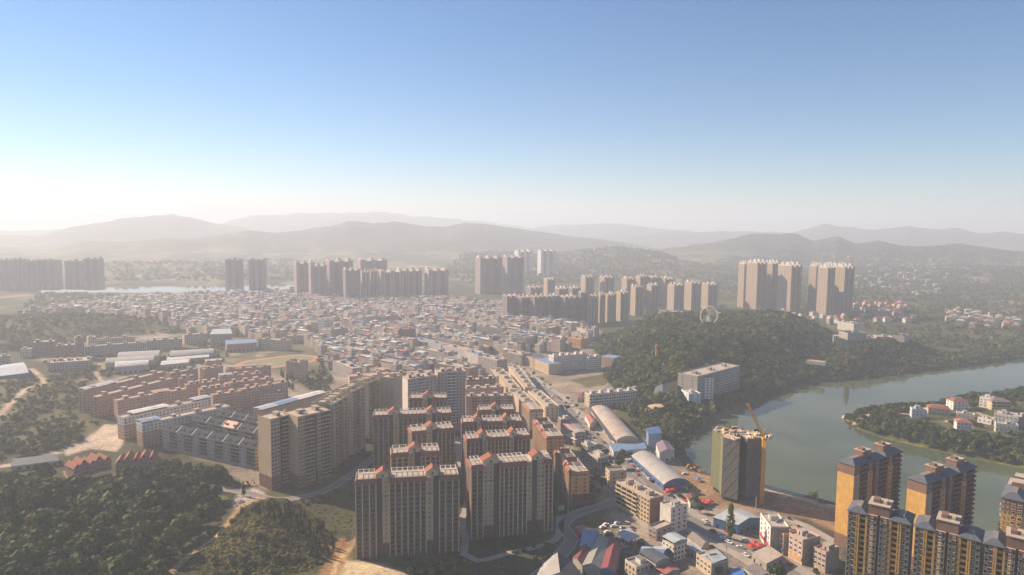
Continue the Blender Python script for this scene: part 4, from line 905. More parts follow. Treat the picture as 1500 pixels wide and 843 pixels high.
villa('red-gabled villa row above the earth bank in the dark wood', (108, 686), (163, 672), 8, 15, 5)
villa('red-gabled villa row in front of the white-topped blocks', (169, 678), (228, 672), 8, 15, 5)

# ------------------------------------------------------------------ the tower under construction and its crane
def netted_tower():
    h = 47; roofpx = [(1043.6, 628.5), (1056, 634.5), (1059.5, 641), (1083.5, 646.5), (1086, 638), (1095, 643.5), (1117, 641), (1114, 631), (1091, 630), (1076, 624.7)]
    R_ = PW(roofpx, h); base = R_[3]; ang = 0.0; t = empty('netted_tower', 'unfinished tower wrapped in green and grey scaffold netting', 'tower', (base[0], base[1]), 0); Q = [tuple(p-base) for p in R_]
    OCC.append((*(sum(R_)/len(R_)), 26)); b = MB(); mats = ['net_green', 'net_green', 'net_grey', 'net_grey', 'net_grey', 'net_grey', 'net_grey', 'net_grey', 'net_green', 'net_green']
    for i in range(10):
        p, q = Q[i], Q[(i+1) % 10]; b.poly([(*p, 3), (*q, 3), (*q, h), (*p, h)], mats[i])
    b.build('netting', t); c_ = sum(np.array(Q))/10; b = MB(); b.prism([tuple(c_+(np.array(q)-c_)*.9) for q in Q], 0, 3.2, 'dark'); b.build('ground_floor', t)
    d = MB(); d.poly([(*q, h-.2) for q in Q], 'sand'); d.build('top_deck', t); rg = random.Random(3); qa = np.array(Q); k_ = 0
    while k_ < 60:
        x, y = rg.uniform(qa[:, 0].min(), qa[:, 0].max()), rg.uniform(qa[:, 1].min(), qa[:, 1].max())
        if not in_poly(np.array([x]), np.array([y]), Q)[0]: continue
        k_ += 1; b2 = MB(); l = rg.uniform(1.5, 5); b2.box(-l/2, -.35, 0, l/2, .35, rg.uniform(.4, 1.6), rg.choice(('wood', 'offwhite', 'offwhite', 'dark', 'sand'))); b2.build('formwork_stack', t, (x, y, h-.2), rg.choice((0, 1.57, .6)))
    for i0, i1 in ((2, 3), (5, 6)):
        p, q = np.array(Q[i0]), np.array(Q[i1]); u = (q-p)/np.linalg.norm(q-p); o2 = np.array([u[1], -u[0]])*.15; L_ = np.linalg.norm(q-p)
        for z in range(4, 44, 9):
            for k in range(2):
                a_ = p+u*L_*k/2+o2; c2 = p+u*L_*(k+1)/2+o2; e = MB(); e.bar((*a_, z), (*c2, min(z+8, h)), .07, 'concrete'); e.build('scaffold_brace', t)
    e = MB()
    for i in range(10):
        p, q = np.array(Q[i]), np.array(Q[(i+1) % 10]); n_ = max(2, int(np.linalg.norm(q-p)/1.6))
        for k in range(n_): s_ = p+(q-p)*k/n_; e.bar((*s_, h-1), (*s_, h+1.3+.6*rg.random()), .07, 'steel')
    e.build('scaffold_pole', t)
    # crane beside it
    X, Y = G(1119.5, 646, h)[:2]
    k = empty('tower_crane', 'orange luffing tower crane climbing beside the netted unfinished tower', 'crane', (X, Y), 0); y_ = 'crane_yellow'
    def lattice(b, p0, p1, r, n, mat):
        p0 = np.array(p0, float); p1 = np.array(p1, float); d = p1-p0; d /= np.linalg.norm(d); hh = np.array([0, 0, 1.]) if abs(d[2]) < .9 else np.array([1., 0, 0])
        u = np.cross(d, hh); u /= np.linalg.norm(u); v = np.cross(d, u); cs = [r*(i*u+j*v) for i, j in ((-1, -1), (1, -1), (1, 1), (-1, 1))]
        for q in cs: b.bar(p0+q, p1+q, .24, mat)
        for i in range(n):
            a_, b_ = p0+(p1-p0)*i/n, p0+(p1-p0)*(i+1)/n
            for j in range(4): b.bar(a_+cs[j], b_+cs[(j+1) % 4], .14, mat)
    b = MB(); lattice(b, (0, 0, 0), (0, 0, 48), .95, 26, y_); b.build('mast', k)
    b = MB(); b.box(-1.6, -1.6, 48, 1.6, 1.6, 49.5, y_, bottom=True); b.bar((0, 0, 49), (.9, .2, 56), .3, y_); b.bar((.9, .2, 56), (4.2, .4, 50.5), .15, y_); b.bar((-.6, 0, 49), (.9, .2, 56), .15, y_); b.build('slewing_unit', k)
    b = MB(); lattice(b, (-.9, 0, 50), (-11.5, 5, 73), .6, 16, y_); b.build('jib', k)
    b = MB(); b.bar((.9, .2, 56), (-8, 3.4, 66), .06, 'dark'); b.build('luffing_rope', k)
    b = MB(); b.box(.5, -1.3, 49.6, 5.2, 1.3, 50.1, y_, bottom=True); b.build('counter_jib', k)
    b = MB(); b.box(3.4, -1.2, 48.2, 5.4, 1.2, 51.4, 'offwhite', bottom=True); b.build('counterweight', k)
    b = MB(); b.box(-.2, -2.9, 49.6, 1.5, -1.3, 51.6, 'offwhite', bottom=True); b.box(-.1, -2.95, 50.3, 1.4, -2.9, 51.4, 'glass', skip='b'); b.build('cab', k)
netted_tower()

# ================================================================== FAR TOWERS
def high_rise(label, px0, px1, ytop, ybase, mat='f_tower_tan', ang=25, ratio=.8, crown='block', group=None, h=None, gz=0, units=2):
    pm = (px0+px1)/2; g = G(pm, ybase, gz); R = math.hypot(g[0], g[1]); a0 = math.atan2(g[0], g[1])
    d = FW*FOC+RT*(pm-750)-UP*(ytop-421.5); H = CAM_H + R*d[2]/math.hypot(d[0], d[1]) - gz
    A = rad(ang); proj = (px1-px0)/FOC*(g@FW-CAM_H*FW[2]); rel = A+a0
    W = proj/(abs(math.cos(rel))+ratio*abs(math.sin(rel))); D = W*ratio
    t = empty('high_rise', label, 'tower block', (g[0], g[1], gz), A, group); OCC.append((g[0], g[1]+D/2, max(W, D)*.8))
    b = MB(); hb = H-5; n = units*2+1; D0 = -D/2; rv = random.Random(int(px0*7+ybase))
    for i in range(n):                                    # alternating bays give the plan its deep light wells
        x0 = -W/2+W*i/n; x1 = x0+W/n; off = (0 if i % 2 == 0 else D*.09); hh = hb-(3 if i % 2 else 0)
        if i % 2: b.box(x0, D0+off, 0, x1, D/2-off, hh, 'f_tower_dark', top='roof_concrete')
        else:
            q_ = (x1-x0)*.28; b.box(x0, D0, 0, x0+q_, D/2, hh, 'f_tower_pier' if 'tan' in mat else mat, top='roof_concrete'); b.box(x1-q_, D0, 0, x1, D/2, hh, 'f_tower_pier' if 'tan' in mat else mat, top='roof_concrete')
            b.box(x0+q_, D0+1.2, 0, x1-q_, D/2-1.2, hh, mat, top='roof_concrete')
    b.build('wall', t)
    for i in range(n):
        if i % 2: continue
        x0 = -W/2+W*i/n; x1 = x0+W/n; c = MB()
        if crown == 'ornate':
            c.box(x0+.4, D0+.4, hb, x1-.4, D/2-.4, hb+2.2, 'offwhite', top='roof_concrete')
            for s in (.18, .62):
                y0 = D0+D*s; c.box(x0+W/n*.2, y0, hb+2.2, x1-W/n*.2, y0+D*.2, hb+6.5, 'offwhite'); c.box(x0+W/n*.34, y0+D*.05, hb+6.5, x1-W/n*.34, y0+D*.15, hb+9, 'offwhite')
        else:
            c.box(x0+.3, D0+.3, hb, x1-.3, D/2-.3, hb+1.4, 'roof_concrete', top='roof_concrete'); s_ = rv.uniform(-.2, .1); c.box(x0+W/n*.15, D*s_, hb+1.4, x1-W/n*.15, D*(s_+.3), hb+rv.choice((3.5, 5.5, 6.5)), rv.choice(('roof_concrete', 'concrete', 'offwhite')))
        c.build('roof_crown', t)
    return t
LG = 'hazy tower blocks in the far left estate'
for i, (a, b, yt, yb) in enumerate([(-22, 2, 380, 424), (2, 20, 379, 424), (22, 40, 378, 425), (41, 61, 380, 426), (62, 90, 379, 425), (99, 127, 380, 424), (126, 152, 377, 425)]):
    high_rise(['grey hazy tower at the very left edge of the picture', 'grey hazy tower second from the left edge', 'grey hazy tower in the middle of the far left row', 'grey hazy tower touching the wider block with a gap beyond', 'wide grey hazy block standing before the gap in the far left row',
               'wide hazy block just past the gap in the far left row', 'tallest hazy tower closing the far left row beside the plain'][i], a, b, yt, yb, 'f_tower_mauve', 10, .7, group=LG)
high_rise('left of the two lone slender twin towers in front of the bright river strip', 332, 357, 378, 431, 'f_tower_mauve', 8, .7)
high_rise('right of the two lone slender twin towers in front of the bright river strip', 366, 391, 378, 431, 'f_tower_mauve', 8, .7)
for i, (a, b, yt, yb, lab, m_) in enumerate([(432, 461, 382, 436, 'mauve tower at the outer corner of the big central estate facing the twin towers', 'f_tower_mauve'), (453, 479, 386, 441, 'mauve tower half hidden by the widest block of the central estate', 'f_tower_mauve'),
        (478, 517, 379, 438, 'widest dark mauve block of the central estate', 'f_tower_mauve'), (524, 567, 378, 430, 'tallest flat-topped block at the back of the central estate', 'f_tower_mauve'), (503, 528, 392, 446, 'plain dark block at the front of the central estate', 'f_tower_grey'),
        (529, 542, 395, 442, 'slim tan-edged tower squeezed in the central estate row', 'f_tower_tan'), (542, 553, 394, 441, 'slim tan tower beside the squeezed one in the central estate', 'f_tower_tan'), (553, 592, 394, 441, 'tan tower pair with a pale edge in the lower central row', 'f_tower_tan'),
        (591, 618, 393, 440, 'tan tower next to the gap in the lower central row', 'f_tower_tan'), (622, 657, 392, 440, 'solitary square tower between the central estate and the tall brown twins', 'f_tower_tan')]):
    high_rise(lab, a, b, yt, yb, m_, 28 if a < 520 else 22, .75)
high_rise('tall brown tower with a sunlit edge, left one of the tall brown twins', 696, 735, 375, 430, 'f_tower_mauve', 26, .55)
high_rise('tall brown tower, right one of the tall brown twins', 736, 767, 374, 432, 'f_tower_mauve', 26, .6)
high_rise('white tower partly hidden behind the tall brown twins', 753, 780, 366, 402, 'f_tower_white', 24, .6)
high_rise('free-standing white tower beyond the tall brown twins', 787, 813, 365, 405, 'f_tower_white', 24, .5)
MIDG = 'tower blocks in the crowded rows behind the wooded hill'
row = [(735, 760, 430, 473), (757, 778, 432, 474), (776, 798, 431, 475), (796, 818, 430, 474), (818, 846, 431, 474), (846, 859, 425, 474), (858, 876, 430, 474), (875, 886, 428, 473), (884, 902, 428, 472), (901, 921, 425, 470), (923, 942, 417, 462), (946, 964, 415, 462), (977, 1001, 414, 456), (1002, 1026, 411, 454), (1026, 1050, 413, 452),
       (796, 813, 406, 448), (812, 832, 420, 458), (832, 850, 419, 456), (850, 870, 402, 446), (877, 899, 403, 446), (910, 930, 405, 445), (930, 948, 402, 446), (948, 964, 403, 446), (964, 987, 405, 446), (770, 794, 418, 450)]
names = ['dark grey tower first in the front row above the packed old town', 'dark grey tower second in the front row above the packed old town', 'dark grey tower third in the front row above the packed old town', 'grey tower with pale roof rim where the front row steps towards the hill', 'broad grey tower with pale roof rim beside the paired tan slivers',
         'slender tan sliver tower, first of the bright pair in the front row', 'tan tower with one bright flank in the front row beside the hill', 'narrow bright-flanked tower touching the wooded hill crest', 'tan tower with a dark face just above the hill crest', 'tan tower second above the hill crest',
         'tan tower with a broad sunlit flank above the hill crest', 'tan tower with reddish lower floors above the hill crest', 'tan tower third from the outer end of the crowded rows', 'tan tower second from the outer end of the crowded rows', 'tan tower at the outer end of the crowded rows',
         'back-row tower seen between the white tower and the grey towers', 'lower back-row tower with white roof huts', 'lower back-row tower beside the one with white roof huts', 'back-row tower with a sunlit flank over the sliver pair', 'back-row tower with a wide sunlit flank',
         'back-row tower with a dark crown', 'back-row tower in a tight joined pair, sunlit member', 'back-row tower in a tight joined pair, shaded member', 'back-row tower with a stepped crown at the outer end', 'low back-row tower below the white tower']
for (a, b, yt, yb), lab in zip(row, names):
    high_rise(lab, a, b, yt, yb, 'f_tower_grey' if a < 850 and yt > 415 else 'f_tower_tan', 30, .75, group=MIDG)
for i, (a, b, yt, yb) in enumerate([(1080, 1096, 384, 450), (1092, 1120, 382, 455), (1117, 1139, 383, 451), (1138, 1171, 386, 458), (1183, 1200, 387, 455), (1196, 1219, 389, 463), (1215, 1247, 388, 461), (1203, 1222, 386, 452)]):
    high_rise(['crown-topped tan tower with a sunlit side, outermost of the hilltop group of three', 'widest crown-topped tower in the hilltop group of three', 'crown-topped tower set back in the hilltop group of three', 'lone crown-topped tower between two hilltop groups', 'crown-topped tower with the brightest flank facing the lone one',
               'front crown-topped tower of the right-hand hilltop group', 'shaded wide crown-topped tower at the end of the right-hand hilltop group', 'crown-topped tower hidden behind the right-hand hilltop group'][i], a, b, yt, yb, 'f_tower_tan', 34, .85, 'ornate', units=2)

# ================================================================== THE OLD TOWN
def house_mb(fl, wd, dp, wall, roof):
    h = fl*3.1+.5; rg = random.Random(hash((fl, wd, dp, wall, roof)) & 255); wb = MB(); rb = MB(); hb = MB(); x, y = wd/2, dp/2
    wb.box(-x, -y, 0, x, y, h, wall, top='roof_concrete')
    if roof in ('flat', 'dark', 'hut'):
        tm = 'roof_dark' if roof == 'dark' else 'roof_concrete'
        rb.poly([(-x+.3, -y+.3, h+.03), (x-.3, -y+.3, h+.03), (x-.3, y-.3, h+.03), (-x+.3, y-.3, h+.03)], tm)
        for q in ((-x, -y, x, -y+.3), (-x, y-.3, x, y), (-x, -y+.3, -x+.3, y-.3), (x-.3, -y+.3, x, y-.3)): rb.box(q[0], q[1], h, q[2], q[3], h+.9, 'dirty_white')
        hb.box(-x*.2, -y*.2, h+.03, min(x*.7, -x*.2+5), y*.6, h+2.9, 'dirty_white', top=tm)
        if x > 7: hb.box(x*.35, -y*.5, h+.03, x*.75, y*.2, h+2.4, 'concrete', top='metal_grey')
        if roof == 'hut': hb.box(-x*.9, -y*.1, h+.03, -x*.3, y*.8, h+2.2, 'concrete', top='metal_pale')
    else:
        for q in ((-x+.2, -y+.2), (x-.2, -y+.2), (x-.2, y-.2), (-x+.2, y-.2)): rb.bar((*q, h), (*q, h+2.2), .12, 'steel')
        rb.poly([(-x-.3, -y-.4, h+2.1), (x+.3, -y-.4, h+2.1), (x+.3, 0, h+3.1), (-x-.3, 0, h+3.1)], roof); rb.poly([(-x-.3, 0, h+3.1), (x+.3, 0, h+3.1), (x+.3, y+.4, h+2.1), (-x-.3, y+.4, h+2.1)], roof)
        for s in (-1, 1): rb.poly([(s*x, -y, h), (s*x, y, h), (s*x, y, h+2.1), (s*x, 0, h+3.0), (s*x, -y, h+2.1)], 'grey_wall')
        hb.box(-x*.5, -y*.5, h, x*.2, y*.4, h+1.8, 'concrete')
    return wb, rb, hb
WALLS = ['f_cream', 'f_white', 'f_grey', 'f_pink', 'f_brown', 'f_brick']; WNAME = dict(f_cream='cream', f_white='white', f_grey='grey', f_pink='pinkish', f_brown='brown', f_brick='bare brick')
ROOFS = ['flat', 'flat', 'flat', 'hut', 'hut', 'hut', 'dark', 'dark', 'dark', 'metal_pale', 'metal_pale', 'metal_white', 'metal_blue', 'slate_blue', 'slate_blue', 'metal_grey', 'metal_grey', 'metal_red', 'metal_pink']
RNAME = dict(flat='bare flat roof', hut='roof huts', dark='dark flat roof', metal_pale='pale blue sheet roof', metal_white='white sheet roof', metal_blue='bright blue sheet roof', slate_blue='slate-blue sheet roof', metal_grey='dull grey sheet roof', metal_red='red sheet roof', metal_pink='pink sheet roof')
NUM = {1: 'one', 2: 'two', 3: 'three', 4: 'four', 5: 'five', 6: 'six', 7: 'seven'}
FRINGE = PW([(20, 470), (160, 446), (205, 462), (336, 492), (300, 492), (120, 460)])
TRACKPOLY = PW([(333, 524), (350, 508), (440, 503), (468, 512), (468, 545), (440, 556), (380, 552)])
ROADSIDE = PW([(868, 640), (905, 690), (898, 700), (880, 690), (850, 650), (820, 620), (828, 615)])
landmarks = [('the running track', (400, 525)), ('the pale pink slab', (634, 560)), ('the large white block', (835, 530)), ('the grey brick block', (750, 525)), ('the wooded hill', (870, 495)), ('the dark front-row towers', (770, 480)), ('the solitary square tower', (640, 455)), ('the twin slender towers', (362, 440)), ('the gymnasium', (322, 505)), ('the cream balcony towers', (530, 560)), ('the deep balcony block', (930, 730)), ('the grey arched hall', (960, 690)), ('the cream house with striped balconies', (1020, 825)), ('the pink street house', (1165, 810))]
landmarks = [(n, G(*p)[:2]) for n, p in landmarks]
# larger blocks that stand out of the old town
def block(label, a, b, h, D, wall, clutter=2, **kw):
    slab('apartment_block', label, 'apartment block', a, b, h, D, [('p', 1, 0, 0)], wall=wall, ends=(0, 0), cap=0, clutter=clutter, **kw)
for a, b, h, D, wl, lab in [((400, 471), (476, 468), 17, 16, 'f_white', 'very long white block at the far side of the old town'), ((475, 470), (488, 468), 28, 16, 'f_white', 'white tower-like block at the end of the very long white block'), ((509, 459), (531, 457), 22, 16, 'f_white', 'white block with a sunlit flank behind the pale double block'),
        ((528, 466), (562, 461), 20, 18, 'f_white', 'pale double block, brighter part'), ((562, 465), (583, 461), 20, 18, 'f_grey', 'pale double block, greyer part'), ((485, 484), (509, 481), 22, 20, 'f_grey', 'brown-grey block with a bright roof edge above the running track'), ((583, 484), (609, 482), 24, 20, 'f_brown', 'dark brown block with a red roof in the old town'),
        ((600, 495), (646, 506), 12, 14, 'f_white', 'long pale terrace with blue roofs slanting through the old town'), ((647, 506), (699, 518), 12, 14, 'f_white', 'second half of the long pale terrace with a pink roof'), ((608, 509), (650, 518), 12, 12, 'f_grey', 'grey terrace in front of the long pale terrace'), ((487, 529), (516, 541), 15, 14, 'f_grey', 'grey open-gallery block beside the running track trees'),
        ((512, 553), (570, 549), 14, 18, 'f_pink', 'low block with wide pink and red sheet roofs behind the cream balcony towers'), ((571, 549), (634, 545), 12, 14, 'f_brown', 'long brown row under a pale blue sheet roof behind the pale pink slab'), ((636, 533), (688, 541), 16, 18, 'f_brown', 'brown gabled block behind the pale pink rear wing'), ((680, 515), (700, 522), 15, 16, 'f_white', 'white block with blue roof in front of the pale terrace'),
        ((700, 522), (728, 529), 16, 18, 'f_grey', 'grey stepped block next to the grey brick block'), ((745, 478), (770, 474), 18, 18, 'f_grey', 'grey block under the dark front-row towers'), ((800, 482), (826, 478), 18, 18, 'f_brown', 'brown block near the hill crest with a pale rim'), ((755, 495), (772, 497), 20, 18, 'f_grey', 'grey square block in the middle of the sheet-roofed houses'),
        ((845, 480), (858, 485), 16, 14, 'f_cream', 'cream block tucked at the foot of the hill crest'), ((420, 493), (470, 491), 12, 14, 'f_cream', 'cream row behind the running track with broken roofs'), ((378, 497), (420, 500), 16, 14, 'f_cream', 'cream classroom block at the end of the grandstand'), ((180, 451), (215, 449), 16, 16, 'f_grey', 'hazy grey block at the edge of the left hills'), ((230, 452), (262, 450), 18, 16, 'f_brown', 'hazy brown block above the left hills'),
        ((300, 462), (345, 459), 14, 16, 'f_grey', 'hazy long block facing the left hills'), ((650, 470), (690, 474), 18, 16, 'f_pink', 'pinkish long block behind the sheet-roofed houses'), ((700, 478), (735, 482), 20, 16, 'f_grey', 'grey block with a white roof band before the dark towers')]:
    block(lab, a, b, h, D, wl, roofmat='metal_blue' if 'blue roof' in lab else 'metal_pink' if 'pink' in lab and 'roof' in lab else 'metal_red' if 'red roof' in lab else 'metal_pale' if 'sheet roof' in lab else 'roof_concrete')
def track():
    c = (G(342, 538)[:2]+G(458, 520)[:2])/2; p, q = G(362, 532)[:2], G(436, 522)[:2]
    c = G(408, 530)[:2]; a = math.atan2(*(q-p)[::-1]); L, R_ = 46, 38
    def oval(r, n=20):
        pts = [(L/2*0+L*.5+r*math.cos(t_), r*math.sin(t_)) for t_ in np.linspace(-math.pi/2, math.pi/2, n)]+[(-L*.5+r*math.cos(t_), r*math.sin(t_)) for t_ in np.linspace(math.pi/2, 3*math.pi/2, n)]
        return pts
    b = MB(); b.poly([(x, y, .05) for x, y in oval(R_)], 'track_red'); o = b.build('running_track', None, (c[0], c[1], 0), a); tag(o, kind='structure')
    b = MB(); b.poly([(x, y, .06) for x, y in oval(R_-9)], 'pitch_green'); o = b.build('sports_field', None, (c[0], c[1], 0), a); tag(o, kind='structure')
track()

YARDS = [PW(q) for q in ([(890, 660), (905, 700), (885, 705), (852, 668), (822, 628), (838, 622)], [(905, 655), (945, 662), (925, 672), (985, 730), (975, 736), (938, 700)], [(890, 812), (935, 822), (1000, 805), (1060, 838), (1050, 862), (900, 862)], [(985, 752), (1005, 765), (1000, 800), (985, 790)], [(1075, 862), (1110, 815), (1160, 835), (1215, 815), (1240, 862)])]
def town():
    rg = np.random.default_rng(11); cand = []
    mainw = np.array(MAIN)
    for zone, dens, base_ang in ((OLD, .94, None), (FRINGE, .30, None), (ROADSIDE, .8, rad(105)), *((q, .85, rad(120)) for q in YARDS)):
        x0, y0 = zone.min(0); x1, y1 = zone.max(0); cx, cy = (x0+x1)/2, (y0+y1)/2; R_ = math.hypot(x1-x0, y1-y0)/2
        ang0 = base_ang if base_ang is not None else rad(-42); c, s = math.cos(ang0), math.sin(ang0); v = -R_
        k = 0
        while v < R_:
            u = -R_+rg.uniform(0, 9); fl0 = rg.integers(2, 7)
            while u < R_:
                wd = float(rg.choice([7.5, 10, 14, 22], p=[.35, .35, .2, .10])); uu = u+wd/2; u += wd+(rg.uniform(3, 8) if rg.random() < .12 else .3)
                cand.append((cx+c*uu-s*v, cy+s*uu+c*v, ang0+(math.pi if k % 2 else 0), wd, int(np.clip(fl0+rg.choice([-1, 0, 0, 1, 2], p=[.25, .3, .2, .2, .05]), 2, 7)), dens, rg.random(), zone is OLD))
            v += 11.0 if k % 2 == 0 else 15.0+(7 if k % 8 == 7 else 0); k += 1
    P_ = np.array([(c[0], c[1]) for c in cand]); ok = np.zeros(len(P_), bool)
    for zone in (OLD, FRINGE, ROADSIDE, *YARDS): ok |= in_poly(P_[:, 0], P_[:, 1], zone)
    ok &= ~in_poly(P_[:, 0], P_[:, 1], TRACKPOLY); ok &= line_dist(P_[:, 0], P_[:, 1], mainw) > 19; ok &= np.array([c[6] < c[5] for c in cand])
    ok &= sdist(P_[:, 0], P_[:, 1], HILL) < -8; ok &= sdist(P_[:, 0], P_[:, 1], FAR_RIVER) < -25
    oc = np.array(OCC)
    for i in np.where(ok)[0]:
        if (np.hypot(oc[:, 0]-P_[i, 0], oc[:, 1]-P_[i, 1]) < oc[:, 2]+6).any(): ok[i] = False
    sel = [cand[i] for i in np.where(ok)[0]]; sel.sort(key=lambda c: math.hypot(c[0], c[1]))
    stuff = MB(); made = 0; cache = {}
    for n, (x, y, a, wd, fl, _, r, old) in enumerate(sel):
        if y < 640: fl = int(rg.choice([1, 1, 2, 3]))
        wl = WALLS[int(rg.choice(6, p=[.22, .16, .22, .14, .14, .12]))]; rf = ROOFS[int(rg.integers(0, len(ROOFS)))]
        z = hz(x, y)
        if made < 300:
            key = (fl, wd, 10.4, wl, rf)
            if key not in cache: cache[key] = [q.mesh('house') for q in house_mb(*key)]
            nm = min(landmarks, key=lambda l: np.hypot(l[1][0]-x, l[1][1]-y))[0]
            lab = f'{WNAME[wl]} {NUM[fl]}-storey town house, {RNAME[rf]}, near {nm}'
            o = tag(put('town_house', cache[key][0], None, (x, y, z), a), lab, 'house', lab.replace(' town house', ' town houses')); made += 1
            put('roof', cache[key][1], o); put('stair_hut', cache[key][2], o)
        else:
            Mx = Matrix.Translation((x, y, z))@Matrix.Rotation(a, 4, 'Z')
            for q in house_mb(fl, wd, 10.4, wl, rf)[:(2 if y > 1500 else 3)]: stuff.add(q, Mx)
    tag(stuff.build('old_town_roofscape'), kind='stuff')
    print('town', len(sel))
town()

# ================================================================== VEGETATION
def mesh_from_quads(name, V, tint, mat, extra=None):
    """V: n x 4 x 3 leaf faces"""
    n = len(V); me = bpy.data.meshes.new(name); me.vertices.add(n*4); me.vertices.foreach_set('co', V.astype(np.float32).ravel())
    me.loops.add(n*4); me.loops.foreach_set('vertex_index', np.arange(n*4, dtype=np.int32)); me.polygons.add(n)
    me.polygons.foreach_set('loop_start', np.arange(0, n*4, 4, dtype=np.int32)); me.polygons.foreach_set('loop_total', np.full(n, 4, np.int32))
    me.update(); a = me.attributes.new('tint', 'FLOAT', 'POINT'); a.data.foreach_set('value', np.repeat(tint, 4).astype(np.float32)); me.materials.append(M[mat]); return me
def leaf_cloud(kind, n, seed, size):
    """leaf clumps of a unit crown (radius ~1, base of crown at z=0, about 2 high)"""
    r = np.random.default_rng(seed)
    if kind == 'cone':
        t_ = r.random(n)**.75; ph = r.uniform(0, 6.283, n); rr = (1-t_)*(.75+.35*np.sin(t_*26+ph*.0))*(.6+.4*r.random(n)); C = np.stack([rr*np.cos(ph), rr*np.sin(ph), t_*3.0], 1); nrm = np.stack([np.cos(ph), np.sin(ph), np.full(n, .5)], 1)
        tn = .15+.5*r.random(n)
    elif kind == 'poplar':
        t_ = r.random(n); ph = r.uniform(0, 6.283, n); rr = .62*np.sin(np.pi*np.clip(t_*.93+.05, 0, 1))**.6*(.55+.45*r.random(n)); C = np.stack([rr*np.cos(ph), rr*np.sin(ph), t_*3.2], 1); nrm = np.stack([np.cos(ph), np.sin(ph), np.full(n, .4)], 1); tn = .2+.6*r.random(n)
    else:
        k = r.integers(6, 10); L = r.normal(0, 1, (k, 3)); L /= np.linalg.norm(L, axis=1)[:, None]; L *= (.25+.5*r.random(k))[:, None]; L[:, 2] = np.abs(L[:, 2])*.9+.55; lr = .34+.32*r.random(k); lt = r.uniform(-.16, .16, k)
        i = r.integers(0, k, n); d = r.normal(0, 1, (n, 3)); d /= np.linalg.norm(d, axis=1)[:, None]; d[:, 2] = np.where(d[:, 2] < -.3, -d[:, 2], d[:, 2]); C = L[i]+d*(lr[i]*(.72+.34*r.random(n)))[:, None]; C[:, 2] *= 1.05; nrm = d; tn = .34+lt[i]+r.uniform(-.22, .22, n)
    nrm = nrm+r.normal(0, .32, (n, 3)); nrm /= np.linalg.norm(nrm, axis=1)[:, None]
    h = r.normal(0, 1, (n, 3)); u = np.cross(nrm, h); u /= np.linalg.norm(u, axis=1)[:, None]; v = np.cross(nrm, u); s = (size*(.6+.8*r.random(n)))[:, None]
    V = np.stack([C-u*s-v*s*.8, C+u*s*1.1-v*s*.6, C+u*s*.8+v*s, C-u*s*.9+v*s*.9], 1); return V, tn
CL = {('round', 'hi'): [leaf_cloud('round', 300, 20+i, .15) for i in range(6)], ('cone', 'hi'): [leaf_cloud('cone', 200, 40+i, .17) for i in range(3)], ('poplar', 'hi'): [leaf_cloud('poplar', 260, 50+i, .13) for i in range(2)],
      ('round', 'mid'): [leaf_cloud('round', 120, 60+i, .22) for i in range(6)], ('round', 'lo'): [leaf_cloud('round', 34, 70+i, .34) for i in range(5)], ('cone', 'mid'): [leaf_cloud('cone', 80, 80+i, .25) for i in range(3)]}
def trunk_mesh(kind):
    k = ('trunk', kind)
    if k not in _cache:
        b = MB(); n = 7
        def limb(p, q, r0, r1):
            p, q = np.array(p, float), np.array(q, float); d = q-p; d /= np.linalg.norm(d); u = np.cross(d, (.3, .9, .1)); u /= np.linalg.norm(u); v = np.cross(d, u)
            for i in range(n):
                a0, a1 = 6.283*i/n, 6.283*(i+1)/n; f = lambda a, c, r: c+r*(math.cos(a)*u+math.sin(a)*v); b.poly([f(a0, p, r0), f(a1, p, r0), f(a1, q, r1), f(a0, q, r1)], 'bark')
        limb((0, 0, -.3), (.03, 0, .5), .085, .06); limb((.03, 0, .5), (0, .04, 1.6 if kind == 'round' else 2.6), .06, .015)
        if kind == 'round':
            for i in range(5): a = i*1.257; limb((.03, 0, .5+.1*i), (.55*math.cos(a), .55*math.sin(a), 1.0+.12*i), .035, .012)
        _cache[k] = b.mesh('trunk')
    return _cache[k]
def crown_mesh(kind, i, mat):
    k = ('crown', kind, i, mat)
    if k not in _cache: V, tn = CL[(kind, 'hi')][i]; _cache[k] = mesh_from_quads('crown', V+np.array([0, 0, .45 if kind == 'round' else .25]), tn, mat)
    return _cache[k]
class Stuff:
    def __init__(s): s.V = []; s.T = []
    def add(s, kind, lod, x, y, z, r, hgt=1.0, tint=0.0):
        c = CL[(kind, lod)]; V, tn = c[int(RNG.integers(0, len(c)))]; a = RNG.uniform(0, 6.283); ca, sa = math.cos(a)*r, math.sin(a)*r
        W_ = np.empty_like(V); W_[..., 0] = V[..., 0]*ca-V[..., 1]*sa+x; W_[..., 1] = V[..., 0]*sa+V[..., 1]*ca+y; W_[..., 2] = V[..., 2]*r*hgt+z; s.V.append(W_); s.T.append(tn+tint)
    def build(s, name, mat):
        if s.V: tag(put(name, mesh_from_quads(name, np.concatenate(s.V), np.concatenate(s.T), mat)), kind='stuff')
n_tree = [0]
def tree(x, y, r, label, kind='round', mat='leaf_dark', hgt=1.0, name='broadleaf_tree', z=None, group=None):
    n_tree[0] += 1; z = hz(x, y) if z is None else z
    nm = CL[(kind, 'hi')]; o = put(name, trunk_mesh(kind), None, (x, y, z), float(RNG.uniform(0, 6.28)), (r, r, r*hgt)); tag(o, label, 'tree', group or label)
    put('crown', crown_mesh(kind, int(RNG.integers(0, len(nm))), mat), o)
    return o
def scatter(poly, step, jit=.45, inset=0.0):
    x0, y0 = poly.min(0); x1, y1 = poly.max(0); X, Y = np.meshgrid(np.arange(x0, x1, step), np.arange(y0, y1, step)); X = X+RNG.uniform(-jit, jit, X.shape)*step; Y = Y+RNG.uniform(-jit, jit, Y.shape)*step
    X, Y = X.ravel(), Y.ravel(); k = sdist(X, Y, poly) > inset; return X[k], Y[k]
